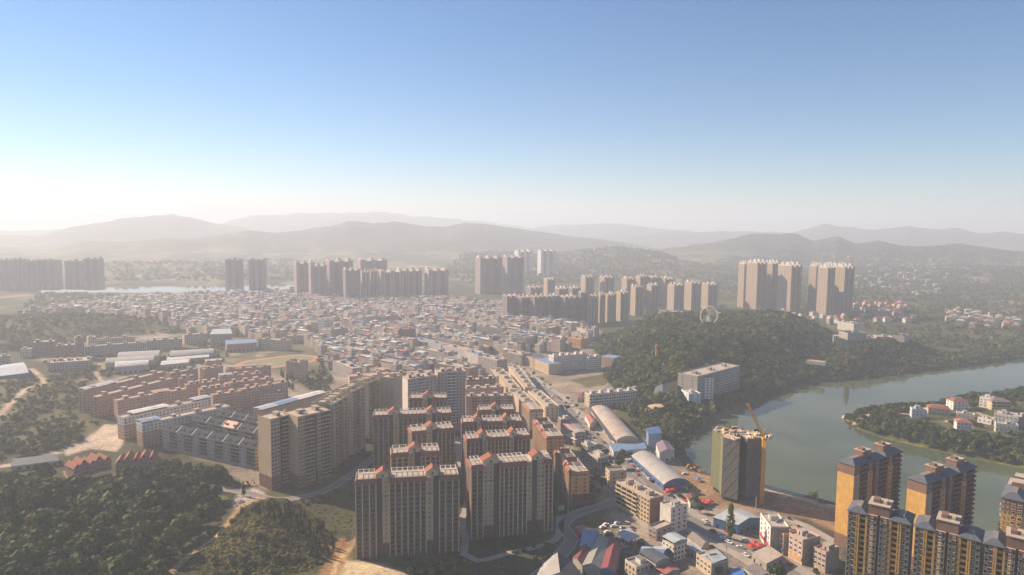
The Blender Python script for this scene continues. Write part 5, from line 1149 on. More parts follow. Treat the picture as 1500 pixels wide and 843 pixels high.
def in_view(X, Y, m_=40):
    v = np.stack([X, Y, np.full(X.shape, -CAM_H)], -1); dd = v@FW; px = 750+FOC*(v@RT)/dd; py = 421.5-FOC*(v@UP)/dd; return (dd > 10) & (px > -m_) & (px < 1500+m_) & (py < 843+m_), px, py
def clear_of(X, Y, pad=3):
    ok = np.ones(X.shape, bool)
    for x, y, r in OCC:
        ok &= np.hypot(X-x, Y-y) > r+pad
    return ok
roads_px = [LANE, STREET, np.array(MAIN)]
def off_roads(X, Y):
    ok = line_dist(X, Y, MAIN) > 14; ok &= line_dist(X, Y, LANE) > 6; ok &= line_dist(X, Y, STREET) > 8
    for pts, wd, c in TRACKS: ok &= line_dist(X, Y, pts) > wd+1.5
    for p in (COURT, SANDLOT, RUBBLE): ok &= sdist(X, Y, p) < -2
    return ok

under = Stuff()
X, Y = scatter(WOOD, 7.8); v, px, py = in_view(X, Y); clearing = in_poly(px, py, [(100, 705), (150, 702), (148, 730), (95, 735)]); k = v & clear_of(X, Y) & off_roads(X, Y) & (~clearing | (RNG.random(X.shape) < .25)); X, Y = X[k], Y[k]
o_ = np.argsort(np.hypot(X, Y)); X, Y = X[o_], Y[o_]
for i, (x, y) in enumerate(zip(X, Y)):
    r = float(3.2+5.2*RNG.random()**1.5); q = RNG.random()
    if i < 190:
        if q < .10: tree(x, y, r*.8, 'yellow-brown autumn tree among the dark crowns of the wood', mat='leaf_autumn')
        elif q < .2: tree(x, y, r*.75, 'pointed conifer rising among the broad crowns of the wood', 'cone', 'leaf_pine', 1.0, 'conifer_tree')
        elif q < .38: tree(x, y, r*.9, 'lighter olive tree among the dark crowns of the wood', mat='leaf_light')
        else: tree(x, y, r, 'dark green broad-crowned tree of the wood below the red-gabled villas')
    else: under.add('round', 'mid', x, y, hz(x, y)+.5, r, 1.05, RNG.uniform(-.2, .15))
X, Y = scatter(WOOD, 4.5, inset=1); v, px, py = in_view(X, Y); k = v & clear_of(X, Y, 1) & off_roads(X, Y)
for x, y in zip(X[k], Y[k]): under.add('round', 'lo', x, y, hz(x, y)-.3, RNG.uniform(1.2, 2.6), .8, RNG.uniform(-.15, .3))
under.build('wood_undergrowth', 'leaf_dark')
# mound of scrub with young conifers on its shaded flank
X, Y = scatter(SHRUB, 5.2); v, px, py = in_view(X, Y); k = v & off_roads(X, Y) & clear_of(X, Y); X, Y, px, py = X[k], Y[k], px[k], py[k]
sc_ = Stuff(); nC = 0
for x, y, a, b in zip(X, Y, px, py):
    if (b-a*.55 < 565 or b < 745) and nC < 70 and RNG.random() < .75:
        nC += 1; tree(x, y, float(RNG.uniform(1.3, 2.1)), 'small dark conifer planted on the edge of the scrub mound', 'cone', 'leaf_pine', 1.1, 'conifer_tree')
    elif RNG.random() < .3: sc_.add('round', 'mid', x, y, hz(x, y)-.3, RNG.uniform(1.6, 2.8), .8, RNG.uniform(.0, .35))
X, Y = scatter(SHRUB, 2.4); v, px, py = in_view(X, Y); k = v & off_roads(X, Y)
for x, y in zip(X[k], Y[k]): sc_.add('round', 'lo', x, y, hz(x, y)-.5, RNG.uniform(.7, 1.6), .65, RNG.uniform(.1, .5))
X, Y = scatter(MEADOW, 3.4); k = off_roads(X, Y) & clear_of(X, Y, 1)
for x, y in zip(X[k], Y[k]): sc_.add('round', 'lo', x, y, hz(x, y)-.5, RNG.uniform(.6, 1.3), .5, RNG.uniform(-.1, .2))
sc_.build('scrub', 'leaf_dark')
# forest on the central hill, its riverside foot and the right bank
hf = Stuff(); hl = Stuff()
X, Y = scatter(HILL, 7.2); v, px, py = in_view(X, Y); k = v & clear_of(X, Y, 2); nn = wob(X, Y, 90, 6)
for x, y, f in zip(X[k], Y[k], nn[k]): (hl if f > .2 and RNG.random() < .7 or RNG.random() < .14 else hf).add('round', 'mid', x, y, hz(x, y)-.5, 3.0+4.0*RNG.random()**1.6, 1.05, RNG.uniform(-.2, .32)+.12*f)
X, Y = scatter(RIGHT_BANK, 8.0); v, px, py = in_view(X, Y); k = v & clear_of(X, Y, 4)
for x, y in zip(X[k], Y[k]):
    if RNG.random() < .75: hf.add('round', 'mid', x, y, hz(x, y)-.5, RNG.uniform(3, 5), 1.0, RNG.uniform(-.2, .2))
hf.build('hill_forest', 'leaf_dark'); hl.build('hill_grove', 'leaf_light')
for (a, b) in [(895, 632), (880, 652), (872, 668), (884, 672), (900, 668), (868, 690), (860, 705), (876, 700), (905, 656), (866, 676)]:
    x, y, z = GT(a+6, b+18); tree(x, y, float(RNG.uniform(3, 4.6)), 'green tree in the shaded garden beside the orange tile-gabled row', mat='leaf_dark')
# trees one by one along the river street and yards
for a, b, r, lab, kd, mt_, hg in [(1069, 790, 4.6, 'tall pale olive tree at the kerb in front of the pale blue workshop', 'poplar', 'leaf_light', 1.5), (1140, 852, 5.0, 'big dark tree crown beside the low grey flat-roofed shop', 'round', 'leaf_dark', 1.0), (1052, 846, 3.0, 'small yellow-green tree at the corner of the cream house', 'round', 'leaf_light', 1.0),
        (1190, 733, 4.2, 'lone yellow-green tree leaning over the river embankment', 'round', 'leaf_light', .7), (1242, 537, 6.5, 'tall golden poplar on the shaded riverbank below the resort', 'poplar', 'leaf_autumn', 1.3), (1017, 742, 3.6, 'green tree with red stalls round it beside the market', 'round', 'leaf_dark', 1.0), (1009, 722, 3.4, 'olive tree at the end of the grey arched market hall', 'round', 'leaf_light', 1.0), (1025, 752, 3.2, 'low green tree at the kerb beside the market canopies', 'round', 'leaf_dark', .9),
        (858, 640, 3.0, 'round tree on the verge of the main road by the small red-roofed house', 'round', 'leaf_dark', 1.0), (357, 727, 2.4, 'single dark cypress standing on the pale rubble patch', 'cone', 'leaf_pine', 1.3), (938, 806, 2.6, 'dark tree at the corner of the broad blue roof', 'round', 'leaf_dark', 1.0), (1245, 625, 2.4, 'small bush tree at the tip of the wooded peninsula', 'round', 'leaf_dark', 1.0)]:
    x, y, z = GT(a, b); tree(x, y, r, lab, kd, mt_, hg, 'poplar_tree' if kd == 'poplar' else 'conifer_tree' if kd == 'cone' else 'broadleaf_tree')
for i in range(14):
    x, y, z = GT(410+RNG.uniform(0, 62), 548+RNG.uniform(0, 34)); tree(x, y, float(RNG.uniform(2.4, 3.6)), 'tall dark conifer in the clump between the pink tower block and the long metal-roofed block', 'cone', 'leaf_pine', 1.05, 'conifer_tree')
_s = np.concatenate([[0], np.cumsum(np.linalg.norm(np.diff(MAIN, axis=0), axis=1))])
for k in range(44):
    s0 = _s[-1]*(k+.5)/44; i = int(np.clip(np.searchsorted(_s, s0)-1, 0, len(MAIN)-2)); d = MAIN[i+1]-MAIN[i]; d = d/np.linalg.norm(d); q = MAIN[i]+np.array([-d[1], d[0]])*(11.5 if k % 2 else -11.5)*RNG.uniform(.95, 1.1)
    if RNG.random() < .75 and not any(math.hypot(q[0]-x, q[1]-y) < r*.8 for x, y, r in OCC): tree(q[0], q[1], float(RNG.uniform(1.6, 2.9)), 'small street tree on the pavement of the main road', mat='leaf_light' if RNG.random() < .3 else 'leaf_dark')
# ------------------------------------------------------------------ the peninsula
def house_at(label, a, b, h, D, wall, bays, roofmat='roof_concrete', hip=None, gz=3, nf=None, bal=False, name='house'):
    t, segs, W, D, h = slab(name, label, 'house', a, b, h, D, [('b' if bal else 'w', 1, bays, 0)], wall=wall, rib=wall, fh=3.1, gz=gz, ends=(2, 2), cap=24, frame='offwhite', roofmat=roofmat, win=(1.6, 1.5), roof=hip is None, clutter=0 if hip else 1)
    if hip: hip_sections(t, [(0, W)], D, h, hip, rise=2.4)
    return t
house_at('white and pale blue flat-roofed house nearest the peninsula tip', (1336, 600), (1358, 602), 9, 11, 'pale_blue_wall', 4)
house_at('long cream house under a wide orange roof on the peninsula', (1360, 597), (1392, 600), 7, 12, 'cream', 5, hip='red_tile')
house_at('tall white house with a red hip roof behind the long orange-roofed house', (1397, 588), (1419, 588), 10, 12, 'white', 4, hip='red_tile')
house_at('white house with a vivid red roof beside the lower peninsula trees', (1402, 618), (1424, 620), 9, 11, 'white', 4, hip='metal_red')
house_at('low pale house with a flat cement roof between the two red-roofed houses', (1402, 606), (1428, 609), 4, 10, 'offwhite', 4)
house_at('low white house with an open yard wall in the middle of the peninsula', (1432, 612), (1452, 616), 5, 10, 'white', 3)
house_at('bright white house with a blank end on the far peninsula shore', (1435, 582), (1452, 585), 11, 12, 'white', 3)
house_at('cream balcony house with a dark red roof on the far peninsula shore', (1453, 588), (1481, 589), 10, 12, 'cream', 4, hip='purple_roof', bal=True)
house_at('big four-storey pale house with a broken roof terrace above the lower trees', (1456, 606), (1490, 611), 13, 14, 'offwhite', 6, name='guest_house')
house_at('grey wing joined to the front of the big four-storey pale house', (1459, 621), (1492, 625), 9, 10, 'dirty_white', 6, name='guest_house')
house_at('dark house cut by the picture edge behind the big pale house', (1492, 612), (1516, 614), 9, 12, 'grey_wall', 4)
pn = Stuff(); X, Y = scatter(PENIN, 6.5, inset=1.5); v, px, py = in_view(X, Y); k = v & clear_of(X, Y, 2) & off_roads(X, Y); X, Y, px, py = X[k], Y[k], px[k], py[k]; sd_ = sdist(X, Y, PENIN)
lower = (py > 628-12*np.clip((px-1250)/50, 0, 1)+.14*(px-1250)*0) ; nP = 0
for x, y, a, b, s_ in sorted(zip(X, Y, px, py, sd_), key=lambda q: math.hypot(q[0], q[1])):
    edge = s_ < 42; 
    if not edge and RNG.random() > .22: continue
    r = float(RNG.uniform(2.8, 5.0))
    if nP < 85: nP += 1; tree(x, y, r, 'dark green tree on the near shore of the wooded peninsula' if b > 612 else 'olive tree on the far shore of the wooded peninsula', mat='leaf_dark' if RNG.random() < .8 else 'leaf_light', group='trees on the peninsula, %s shore' % ('near' if b > 612 else 'far'))
    else: pn.add('round', 'mid', x, y, hz(x, y), r, 1.0, RNG.uniform(-.15, .25))
pn.build('peninsula_thicket', 'leaf_dark')

# ------------------------------------------------------------------ wide scatter of bushes and tree belts
bs = Stuff()
for poly, st, dens, r0, r1, L_ in ((LEFT_SLOPE, 6.5, .55, 1.2, 3.2, 60), (LEFT_HILLS, 13, .75, 3, 6.5, 120)):
    X, Y = scatter(poly, st); v, px, py = in_view(X, Y); k = v & clear_of(X, Y, 2) & off_roads(X, Y) & (wob(X, Y, L_, 1)+RNG.uniform(-.5, .5, X.shape) > .5-dens); 
    for x, y in zip(X[k], Y[k]): bs.add('round', 'lo', x, y, hz(x, y)-.4, RNG.uniform(r0, r1), .85, RNG.uniform(-.1, .3))
plain_r = PW([(1000, 425), (1180, 452), (1260, 478), (1345, 506), (1560, 530), (1560, 395), (1250, 385), (1000, 392)])
X, Y = scatter(plain_r, 15); v, px, py = in_view(X, Y); k = v & clear_of(X, Y, 6) & (sdist(X, Y, RIVER) < -12) & (wob(X, Y, 150, 3)+RNG.uniform(-.6, .6, X.shape) > -.05)
for x, y in zip(X[k], Y[k]): bs.add('round', 'lo', x, y, hz(x, y)-.4, RNG.uniform(3, 7), .75, RNG.uniform(-.25, .15))
bank = PW([(1320, 520), (1400, 519), (1500, 508), (1560, 505), (1560, 522), (1500, 525), (1440, 533), (1400, 538), (1325, 545)])
X, Y = scatter(bank, 8); v, px, py = in_view(X, Y); k = v & (sdist(X, Y, RIVER) < -4)
for x, y in zip(X[k], Y[k]): bs.add('round', 'lo', x, y, hz(x, y)-.4, RNG.uniform(3, 5), .9, RNG.uniform(-.25, .1))
for px_, st, r0, r1, dn in (([(230, 545), (60, 560), (128, 545), (172, 545), (235, 540), (262, 545), (240, 552), (160, 566)], 8, 2.5, 4, .8), ([(400, 480), (475, 478), (480, 490), (400, 492)], 9, 3, 5, .9), ([(466, 520), (486, 518), (488, 545), (468, 548)], 7, 3, 4.5, .8), ([(60, 532), (200, 505), (330, 490), (338, 512), (330, 532), (240, 536), (120, 566)], 9, 2, 4.2, .45), ([(440, 548), (490, 545), (478, 580), (415, 556)], 7, 2.5, 4, .6), ([(900, 560), (960, 556), (1012, 575), (1012, 640), (985, 662), (948, 642), (905, 600)], 7, 3, 5, .85),
        ([(820, 755), (870, 700), (900, 690), (890, 725), (845, 750)], 6, 2, 3.4, .6), ([(700, 805), (815, 795), (818, 812), (700, 818)], 5, 1.2, 2.2, .5), ([(585, 826), (670, 822), (690, 835), (660, 856), (590, 856)], 6, 2.2, 4.2, .8), ([(700, 822), (800, 815), (790, 845), (700, 856)], 8, 1.2, 3.0, .35), ([(395, 735), (485, 722), (500, 735), (440, 748)], 6, 1.6, 3.0, .5), ([(812, 742), (842, 750), (834, 770), (818, 772)], 6, 1.8, 3.0, .7), ([(676, 700), (690, 690), (692, 800), (682, 800)], 6, 1.4, 2.4, .5), ([(225, 668), (375, 712), (365, 722), (215, 690)], 6, 2, 3.6, .75), ([(0, 640), (100, 640), (140, 648), (100, 660), (0, 672)], 7, 2, 3.5, .8), ([(640, 400), (690, 380), (990, 385), (1000, 410), (700, 420)], 22, 5, 9, .5),
        ([(60, 430), (330, 436), (150, 446), (30, 452)], 14, 3, 6, .6), ([(150, 395), (430, 385), (430, 412), (150, 415)], 28, 5, 10, .45), ([(480, 712), (520, 728), (520, 735), (470, 728)], 5, 1.5, 2.6, .7), ([(1120, 745), (1160, 760), (1180, 775), (1130, 765)], 7, .8, 1.6, .3)):
    p_ = PW(px_); X, Y = scatter(p_, st); v, a_, b_ = in_view(X, Y); k = v & clear_of(X, Y, 2) & off_roads(X, Y) & (RNG.random(X.shape) < dn)
    for x, y in zip(X[k], Y[k]): bs.add('round', 'mid' if math.hypot(x, y) < 800 else 'lo', x, y, hz(x, y)-.3, RNG.uniform(r0, r1), .95, RNG.uniform(-.15, .25))
X, Y = scatter(OLD, 30); v, px, py = in_view(X, Y); k = v & off_roads(X, Y) & (RNG.random(X.shape) < .4)
for x, y in zip(X[k], Y[k]):
    for _ in range(int(RNG.integers(1, 4))): bs.add('round', 'lo', x+RNG.uniform(-6, 6), y+RNG.uniform(-6, 6), 0, RNG.uniform(2.5, 5.5), 1.3, RNG.uniform(-.25, .1))
bs.build('scattered_bushes', 'leaf_dark')

# ================================================================== RESORT, WHEEL, VILLAGES
def resort(label, a, b, h, D, wall, roofmat, gz=16, **kw):
    slab('resort_wing', label, 'hotel', a, b, h, D, [('p', 1, 0, 0)], wall=wall, gz=gz, ends=(0, 0), cap=0, roofmat=roofmat, clutter=kw.pop('clutter', 1), fh=3.1, **kw)
resort('long pale resort wing with rows of windows above the dark riverbank', (1221, 493), (1283, 497), 14, 20, 'f_white', 'roof_concrete', 12, clutter=3)
resort('square dark-roofed resort pavilion rising behind the long pale wing', (1242, 489), (1270, 489), 10, 26, 'f_grey', 'slate', 26)
resort('pale stepped resort wing in the middle of the complex', (1284, 494), (1308, 495), 12, 20, 'f_cream', 'roof_concrete', 16)
resort('dark-roofed resort block at the outer end of the complex', (1308, 492), (1325, 494), 15, 24, 'f_grey', 'slate', 16)
resort('low resort terrace with a colonnade at the foot of the complex', (1294, 509), (1332, 512), 5, 14, 'f_white', 'roof_dark', 10)
resort('sunlit white apartment wing on the slope above the resort', (1227, 471), (1251, 475), 14, 14, 'f_white', 'roof_concrete', 22, clutter=2)
resort('small white viewing terrace on the cliff edge below the resort', (1181, 529), (1208, 532), 4, 12, 'f_white', 'sand', 12, clutter=0)
resort('low sunlit river landing terrace under the resort', (1288, 542), (1334, 541), 2.5, 8, 'offwhite', 'sand', -3, clutter=0)
resort('low white hotel roof seen on top of the wooded hill', (967, 457), (1000, 458), 8, 20, 'f_white', 'roof_concrete', 36, clutter=2)
resort('white stepped house behind the big wheel on the hill', (1027, 458), (1052, 460), 10, 20, 'f_white', 'metal_white', 38, clutter=2)
def wheel():
    g = G(1038, 478, 44); t = empty('big_wheel', 'white observation wheel standing in the trees on the wooded hill', 'wheel', (g[0], g[1], hz(g[0], g[1])), rad(15)); R_ = 15; zc = 19; n = 24
    b = MB()
    for i in range(n):
        a0, a1 = 6.283*i/n, 6.283*(i+1)/n
        for y in (-.8, .8): b.bar((R_*math.cos(a0), y, zc+R_*math.sin(a0)), (R_*math.cos(a1), y, zc+R_*math.sin(a1)), .14, 'white')
    b.build('rim', t); b = MB()
    for i in range(n): a0 = 6.283*i/n; b.bar((0, 0, zc), (R_*math.cos(a0), .8 if i % 2 else -.8, zc+R_*math.sin(a0)), .12, 'white')
    b.build('spoke_fan', t)
    for s in (-1, 1):
        b = MB(); b.bar((0, s*1.6, zc), (6, s*4, -1), .4, 'white'); b.bar((0, s*1.6, zc), (-6, s*4, -1), .4, 'white'); b.build('leg', t)
    for i in range(n): a0 = 6.283*(i+.5)/n; b = MB(); b.box(-.8, -.9, -1.2, .8, .9, .6, 'offwhite', bottom=True); b.build('gondola', t, (R_*math.cos(a0), 0, zc+R_*math.sin(a0)))
wheel()
def drop_tower():
    x, y, z = GT(961, 532); t = empty('ride_tower', 'thin yellow ride tower poking out of the wooded hill', 'ride', (x, y, z)); b = MB(); b.box(-.9, -.9, 0, .9, .9, 24, 'yellow'); b.build('mast', t); b = MB(); b.box(-1.8, -1.8, 20, 1.8, 1.8, 21.5, 'red', bottom=True); b.build('seat_ring', t)
drop_tower()

def village():
    rg = np.random.default_rng(5); protos = []
    for wl in ('f_white', 'f_cream', 'f_grey', 'f_pink'):
        for rf in ('red_tile', 'roof_concrete', 'metal_pale', 'salmon'):
            b = MB(); w_, d_, h = rg.uniform(9, 15), rg.uniform(9, 12), rg.choice([7, 10, 10, 13]); b.box(-w_/2, -d_/2, 0, w_/2, d_/2, h, wl, top='roof_concrete')
            if rf in ('red_tile', 'salmon', 'metal_pale'):
                e = .6; A = [(-w_/2-e, -d_/2-e), (w_/2+e, -d_/2-e), (w_/2+e, d_/2+e), (-w_/2-e, d_/2+e)]; r0, r1 = (-w_/2+d_*.4, 0), (w_/2-d_*.4, 0); z0, z1 = h+.02, h+3
                b.poly([(*A[0], z0), (*A[1], z0), (*r1, z1), (*r0, z1)], rf); b.poly([(*A[1], z0), (*A[2], z0), (*r1, z1)], rf); b.poly([(*A[2], z0), (*A[3], z0), (*r0, z1), (*r1, z1)], rf); b.poly([(*A[3], z0), (*A[0], z0), (*r0, z1)], rf)
            else: b.box(-w_*.2, -d_*.2, h, w_*.3, d_*.3, h+3, 'offwhite')
            protos.append((wl, rf, b.mesh('village_house')))
    rname = dict(red_tile='a red tiled roof', roof_concrete='a flat roof', metal_pale='a pale sheet roof', salmon='a pinkish roof')
    zones = [([(1250, 446), (1335, 446), (1345, 474), (1255, 474)], 46, 'the red-roofed estate beside the hilltop towers', 'red_tile', 26), ([(1385, 458), (1440, 460), (1495, 474), (1488, 484), (1425, 482), (1388, 472)], 44, 'the hamlet above the river bend', None, 20), ([(1262, 395), (1380, 395), (1400, 415), (1360, 436), (1290, 428), (1250, 412)], 80, 'the wide village beyond the hilltop towers', None, 24),
             ([(806, 378), (960, 380), (990, 396), (850, 394)], 36, 'the valley village behind the crowded towers', None, 30), ([(965, 352), (1080, 350), (1090, 370), (1000, 380)], 36, 'the hazy far village below the hills', None, 45), ([(160, 385), (430, 380), (430, 408), (170, 412)], 26, 'the hazy plain behind the twin towers', 'metal_pale', 40), ([(1050, 452), (1180, 462), (1245, 468), (1240, 478), (1150, 474)], 18, 'the foot of the hilltop towers', None, 22), ([(1100, 395), (1260, 392), (1255, 420), (1180, 400)], 14, 'the fields behind the hilltop towers', None, 30)]
    for z_, n, where, pref, gap in zones:
        P_ = PW(z_); x0, y0 = P_.min(0); x1, y1 = P_.max(0); got = []; tries = 0; grain = rad(rg.uniform(-40, 40))
        while len(got) < n and tries < 6000:
            tries += 1; x, y = rg.uniform(x0, x1), rg.uniform(y0, y1)
            if not in_poly(np.array([x]), np.array([y]), P_)[0] or any((x-a)**2+(y-b)**2 < (gap*.75)**2 for a, b in got): continue
            if any((x-a)**2+(y-b)**2 < (r+8)**2 for a, b, r in OCC): continue
            got.append((x, y)); ch = [p for p in protos if pref is None or p[1] == pref or rg.random() < .12]; wl, rf, me = ch[int(rg.integers(0, len(ch)))]
            lab = f'{WNAME[wl]} village house with {rname[rf]} in {where}'
            tag(put('village_house', me, None, (x, y, hz(x, y)-.5), grain+float(rg.choice([0, 1.57, .3]))), lab, 'house', lab.replace('house with', 'houses with'))
village()

# ================================================================== STREET LIFE
def car_mesh(col):
    k = ('car', col)
    if k not in _cache:
        b = MB(); pr = [(-2.2, .35), (-2.2, .85), (-1.6, .95), (1.2, .98), (2.15, .80), (2.2, .35)]
        for s in (-.9, .9): b.poly([(x, s, z) for x, z in (pr if s > 0 else pr[::-1])], col)
        for i in range(len(pr)): (x0, z0), (x1, z1) = pr[i], pr[(i+1) % len(pr)]; b.poly([(x0, -.9, z0), (x0, .9, z0), (x1, .9, z1), (x1, -.9, z1)], col)
        c = MB(); lo = [(-1.8, .95), (1.0, .98)]; hi = [(-1.35, 1.48), (.35, 1.48)]
        c.poly([(lo[0][0], -.85, .95), (lo[0][0], .85, .95), (hi[0][0], .7, 1.48), (hi[0][0], -.7, 1.48)], 'glass_dark'); c.poly([(lo[1][0], .85, .98), (lo[1][0], -.85, .98), (hi[1][0], -.7, 1.48), (hi[1][0], .7, 1.48)], 'glass_dark')
        for s in (-1, 1): c.poly([(lo[0][0], s*.85, .95), (lo[1][0], s*.85, .98), (hi[1][0], s*.7, 1.48), (hi[0][0], s*.7, 1.48)], 'glass_dark')
        c.poly([(hi[0][0], -.7, 1.48), (hi[1][0], -.7, 1.48), (hi[1][0], .7, 1.48), (hi[0][0], .7, 1.48)], col)
        w_ = MB()
        w_.prism([(.32*math.cos(a*.628), .32*math.sin(a*.628)) for a in range(10)], -.1, .1, 'tyre')
        _cache[k] = (b.mesh('car'), c.mesh('cabin'), w_.mesh('wheel'))
    return _cache[k]
_cars = []
def car(x, y, a, col, label, z=.06):
    if any((x-p)**2+(y-q)**2 < 5.0**2 and ((x-p)*math.cos(a)+(y-q)*math.sin(a))**2 < 5.2**2 and abs((y-q)*math.cos(a)-(x-p)*math.sin(a)) < 2.4 for p, q in _cars): return
    _cars.append((x, y))
    b, c, w_ = car_mesh('car_'+col); o = tag(put('parked_car' if 'parked' in label else 'car', b, None, (x, y, z), a, (1.08, 1.08, 1.08)), label, 'car', label.replace(' car ', ' cars ')); put('cabin', c, o)
    for sx in (-1.35, 1.35):
        for sy in (-.85, .85): q = put('wheel', w_, o, (sx, sy, .33)); q.rotation_euler = (math.pi/2, 0, 0)
rg = np.random.default_rng(9); L = np.array(MAIN); seg = np.concatenate([[0], np.cumsum(np.linalg.norm(np.diff(L, axis=0), axis=1))])
def along(s):
    i = int(np.clip(np.searchsorted(seg, s)-1, 0, len(L)-2)); t_ = (s-seg[i])/(seg[i+1]-seg[i]); d = L[i+1]-L[i]; d = d/np.linalg.norm(d); return L[i]+(L[i+1]-L[i])*t_, d
for i in range(105):
    p, d = along(rg.uniform(20, seg[-1]-5)); side = rg.choice([-1, 1]); lane = rg.choice([2.0, 4.8, 6.6, 8.9], p=[.25, .2, .2, .35]); n_ = np.array([-d[1], d[0]]); q = p+n_*side*lane
    col = rg.choice(['white', 'white', 'grey', 'black', 'red']); parked = lane > 6
    car(q[0], q[1], math.atan2(d[1], d[0])+(math.pi if side > 0 else 0), col, f'{col} car parked along the main road kerb' if parked else f'{col} car driving on the main road', .20 if lane > 7.5 else .06)
for i in range(48):
    g = G(880+rg.uniform(0, 50), 770+rg.uniform(-6, 34)); 
    if any(math.hypot(g[0]-x, g[1]-y) < r+1 for x, y, r in OCC) or line_dist(np.array([g[0]]), np.array([g[1]]), LANE)[0] < 6: continue
    col = rg.choice(['white', 'white', 'grey', 'black', 'red']); car(g[0], g[1], rad(rg.choice([20, 20, 24])), col, f'{col} car parked in the yard behind the deep balcony block', 0.02)
for a, b, r_, col in [(1052, 783, 150, 'white'), (1060, 790, 150, 'white'), (1084, 803, 150, 'white'), (1003, 695, 20, 'white'), (1036, 770, 150, 'grey')]:
    g = G(a, b); car(g[0], g[1], rad(r_), col, f'{col} car parked on the river street near the pale blue workshop' if b > 700 else 'white van-like car parked on the earth beside the building site', .1)
def canopy(a, b, col, rz, label):
    g = G(a, b); t = empty('stall_canopy', label, 'canopy', (g[0], g[1], 0), rad(rz), label+' group'); f = MB()
    for x in (-1.9, 1.9):
        for y in (-1.9, 1.9): f.bar((x, y, 0), (x, y, 2.4), .06, 'steel')
    f.build('post_frame', t); c = MB()
    for p, q in (((-2.1, -2.1), (2.1, -2.1)), ((2.1, -2.1), (2.1, 2.1)), ((2.1, 2.1), (-2.1, 2.1)), ((-2.1, 2.1), (-2.1, -2.1))): c.poly([(*p, 2.4), (*q, 2.4), (0, 0, 3.5)], col); c.poly([(*p, 2.0), (*q, 2.0), (*q, 2.4), (*p, 2.4)], col)
    c.build('fabric_top', t)
for a, b, col in [(980, 722, 'red'), (985, 721, 'red'), (990, 719, 'red'), (976, 725, 'red'), (995, 717, 'blue_cloth'), (1000, 718, 'blue_cloth'), (1004, 735, 'red'), (1009, 737, 'red'), (1013, 739, 'red'), (1031, 739, 'red'), (1036, 741, 'red'), (1040, 738, 'red'), (1022, 705, 'blue_cloth'), (1105, 800, 'red'), (1112, 804, 'red'), (1100, 805, 'red')]:
    canopy(a, b, col, rg.uniform(0, 40), ('red' if col == 'red' else 'blue')+(' stall canopy in front of the tall white house with red trim' if b > 790 else ' stall canopy of the market beside the grey arched hall'))
shed('market_stall', 'market stall row with a brown roof and a printed fabric front among red canopies', 'stall', [(1011, 737), (1024, 733), (1016, 722), (1006, 727)], 4, 'gable', 1.5, 'maroon', wall='white')
def hoarding():
    Lh = smooth_line(PW([(1118, 714), (1160, 725), (1200, 735), (1240, 746)]), 4); b = MB(); p = MB()
    for i in range(len(Lh)-1):
        q0, q1 = Lh[i], Lh[i+1]; d = (q1-q0)/np.linalg.norm(q1-q0); n_ = np.array([-d[1], d[0]])*.06
        b.prism([tuple(q0-n_), tuple(q1-n_), tuple(q1+n_), tuple(q0+n_)], .2, 2.4, 'metal_deep'); p.bar((*q0, 0), (*q0, 2.5), .07, 'steel')
    o = b.build('hoarding'); tag(o, 'blue sheet hoarding along the river edge of the cleared building site', 'fence'); q = p.build('post_row', o)
hoarding()
def digger(a, b, rz, label):
    g = G(a, b); t = empty('excavator', label, 'excavator', (g[0], g[1], 0), rad(rz)); s = 1.35
    for y in (-1.2, 1.2): m_ = MB(); m_.prism([(-1.9*s, y-.3), (1.9*s, y-.3), (1.9*s, y+.3), (-1.9*s, y+.3)], 0, .8, 'tyre'); m_.build('track', t)
    m_ = MB(); m_.box(-1.9*s, -1.3, .9, 1.1*s, 1.3, 2.0, 'crane_yellow', bottom=True); m_.build('body', t); m_ = MB(); m_.box(0, .2, 2.0, 1.2*s, 1.2, 3.3, 'glass_dark'); m_.build('cab', t)
    m_ = MB(); m_.bar((1, -.4, 1.6), (3.6, -.4, 4.6), .28, 'crane_yellow'); m_.bar((3.6, -.4, 4.6), (5.6, -.4, 2.2), .22, 'crane_yellow'); m_.build('boom', t); m_ = MB(); m_.box(5.1, -1.0, .9, 6.2, .2, 2.2, 'steel', bottom=True); m_.build('bucket', t)
digger(1014, 688, 200, 'orange excavator digging on the red earth between the arched hall and the river'); digger(361, 712, 30, 'yellow excavator parked above the pale rubble patch')
def boat(a, b, rz, label):
    g = G(a, b, -5); t = empty('boat', label, 'boat', (g[0], g[1], -5), rad(rz)); m_ = MB(); m_.prism([(-5, -1.4), (3.5, -1.4), (6, 0), (3.5, 1.4), (-5, 1.4)], -.3, .9, 'grey_wall', top='wood'); m_.build('hull', t); m_ = MB(); m_.box(-4, -1.1, .9, 1, 1.1, 2.8, 'white'); m_.box(-4.3, -1.3, 2.8, 1.3, 1.3, 3.0, 'metal_pale', bottom=True); m_.build('cabin', t)
boat(1239, 613, 20, 'small covered boat moored at the tip of the peninsula')
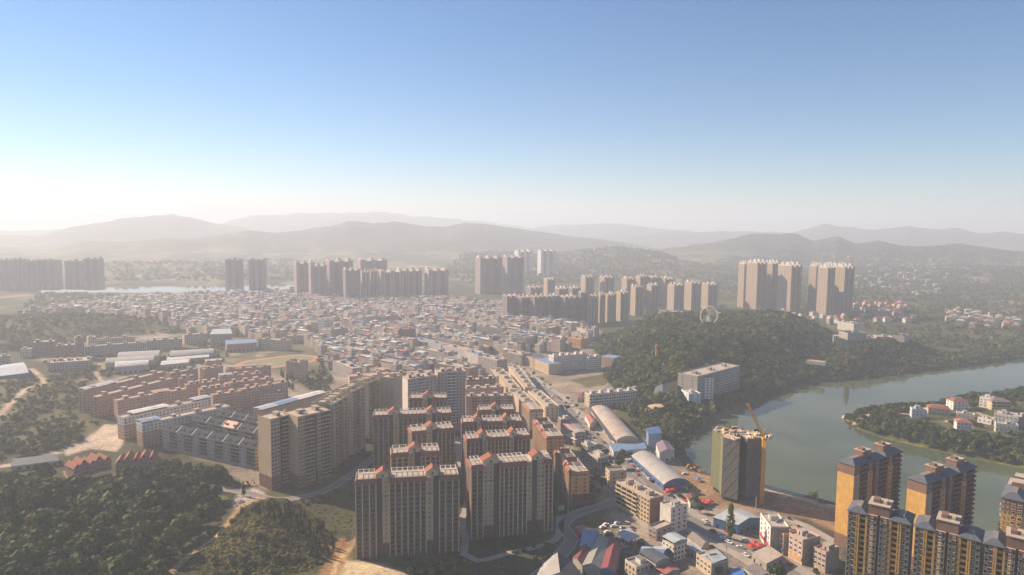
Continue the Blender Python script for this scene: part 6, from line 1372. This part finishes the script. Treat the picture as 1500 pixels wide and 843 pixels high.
def heap(a, b, r, mat, label, k):
    x, y, z = GT(a, b); rr = np.random.default_rng(k); m_ = MB(); n = 11; rings = 4; P_ = [[(r*(1-j/rings)*(.8+.4*rr.random())*math.cos(6.283*i/n), r*.8*(1-j/rings)*(.8+.4*rr.random())*math.sin(6.283*i/n), -.5+(r*.42*(j/rings)**.8)*(.8+.3*rr.random())) for i in range(n)] for j in range(rings)]
    for j in range(rings-1):
        for i in range(n): i2 = (i+1) % n; m_.poly([P_[j][i], P_[j][i2], P_[j+1][i2], P_[j+1][i]], mat)
    m_.poly(P_[-1], mat); tag(m_.build('earth_heap', None, (x, y, z)), label, 'earth heap')
for i, (a, b, r, mt_, lab) in enumerate([(1012, 682, 8, 'soil', 'brown earth heap beside the orange excavator'), (1024, 690, 6, 'soil', 'smaller earth heap between the excavator heap and the netted tower'), (1136, 735, 8, 'soil', 'dark earth heap in the shadow of the netted tower'), (1160, 748, 9, 'soil', 'broad earth heap behind the street houses'), (1190, 752, 7, 'soil', 'earth heap nearest the yellow riverside towers'),
        (1146, 727, 5, 'sand', 'pale sand heap along the embankment'), (1168, 731, 5, 'sand', 'pale sand heap beside the lone embankment tree'), (350, 736, 6, 'rubble', 'pale rubble heap beside the track in the wood'), (344, 742, 4, 'rubble', 'low rubble heap at the lower end of the rubble patch')]): heap(a, b, r, mt_, lab, i)
def power_pole(a, b, label):
    x, y, z = GT(a, b); t = empty('power_pole', label, 'pole', (x, y, z), rad(20)); m_ = MB(); m_.bar((0, 0, -.5), (0, 0, 12), .16, 'concrete'); m_.build('mast', t); m_ = MB(); m_.bar((-1.3, 0, 11), (1.3, 0, 11), .09, 'steel'); m_.bar((-1, 0, 10), (1, 0, 10), .09, 'steel'); m_.build('cross_arm', t)
for a, b, lab in [(1107, 752, 'power pole by the shoulder of the pale blue workshop'), (1063, 826, 'power pole on the kerb of the river street'), (832, 755, 'power pole where the curving lane passes the orange row'), (1196, 742, 'power pole on the embankment beside the lone tree')]: power_pole(a, b, lab)
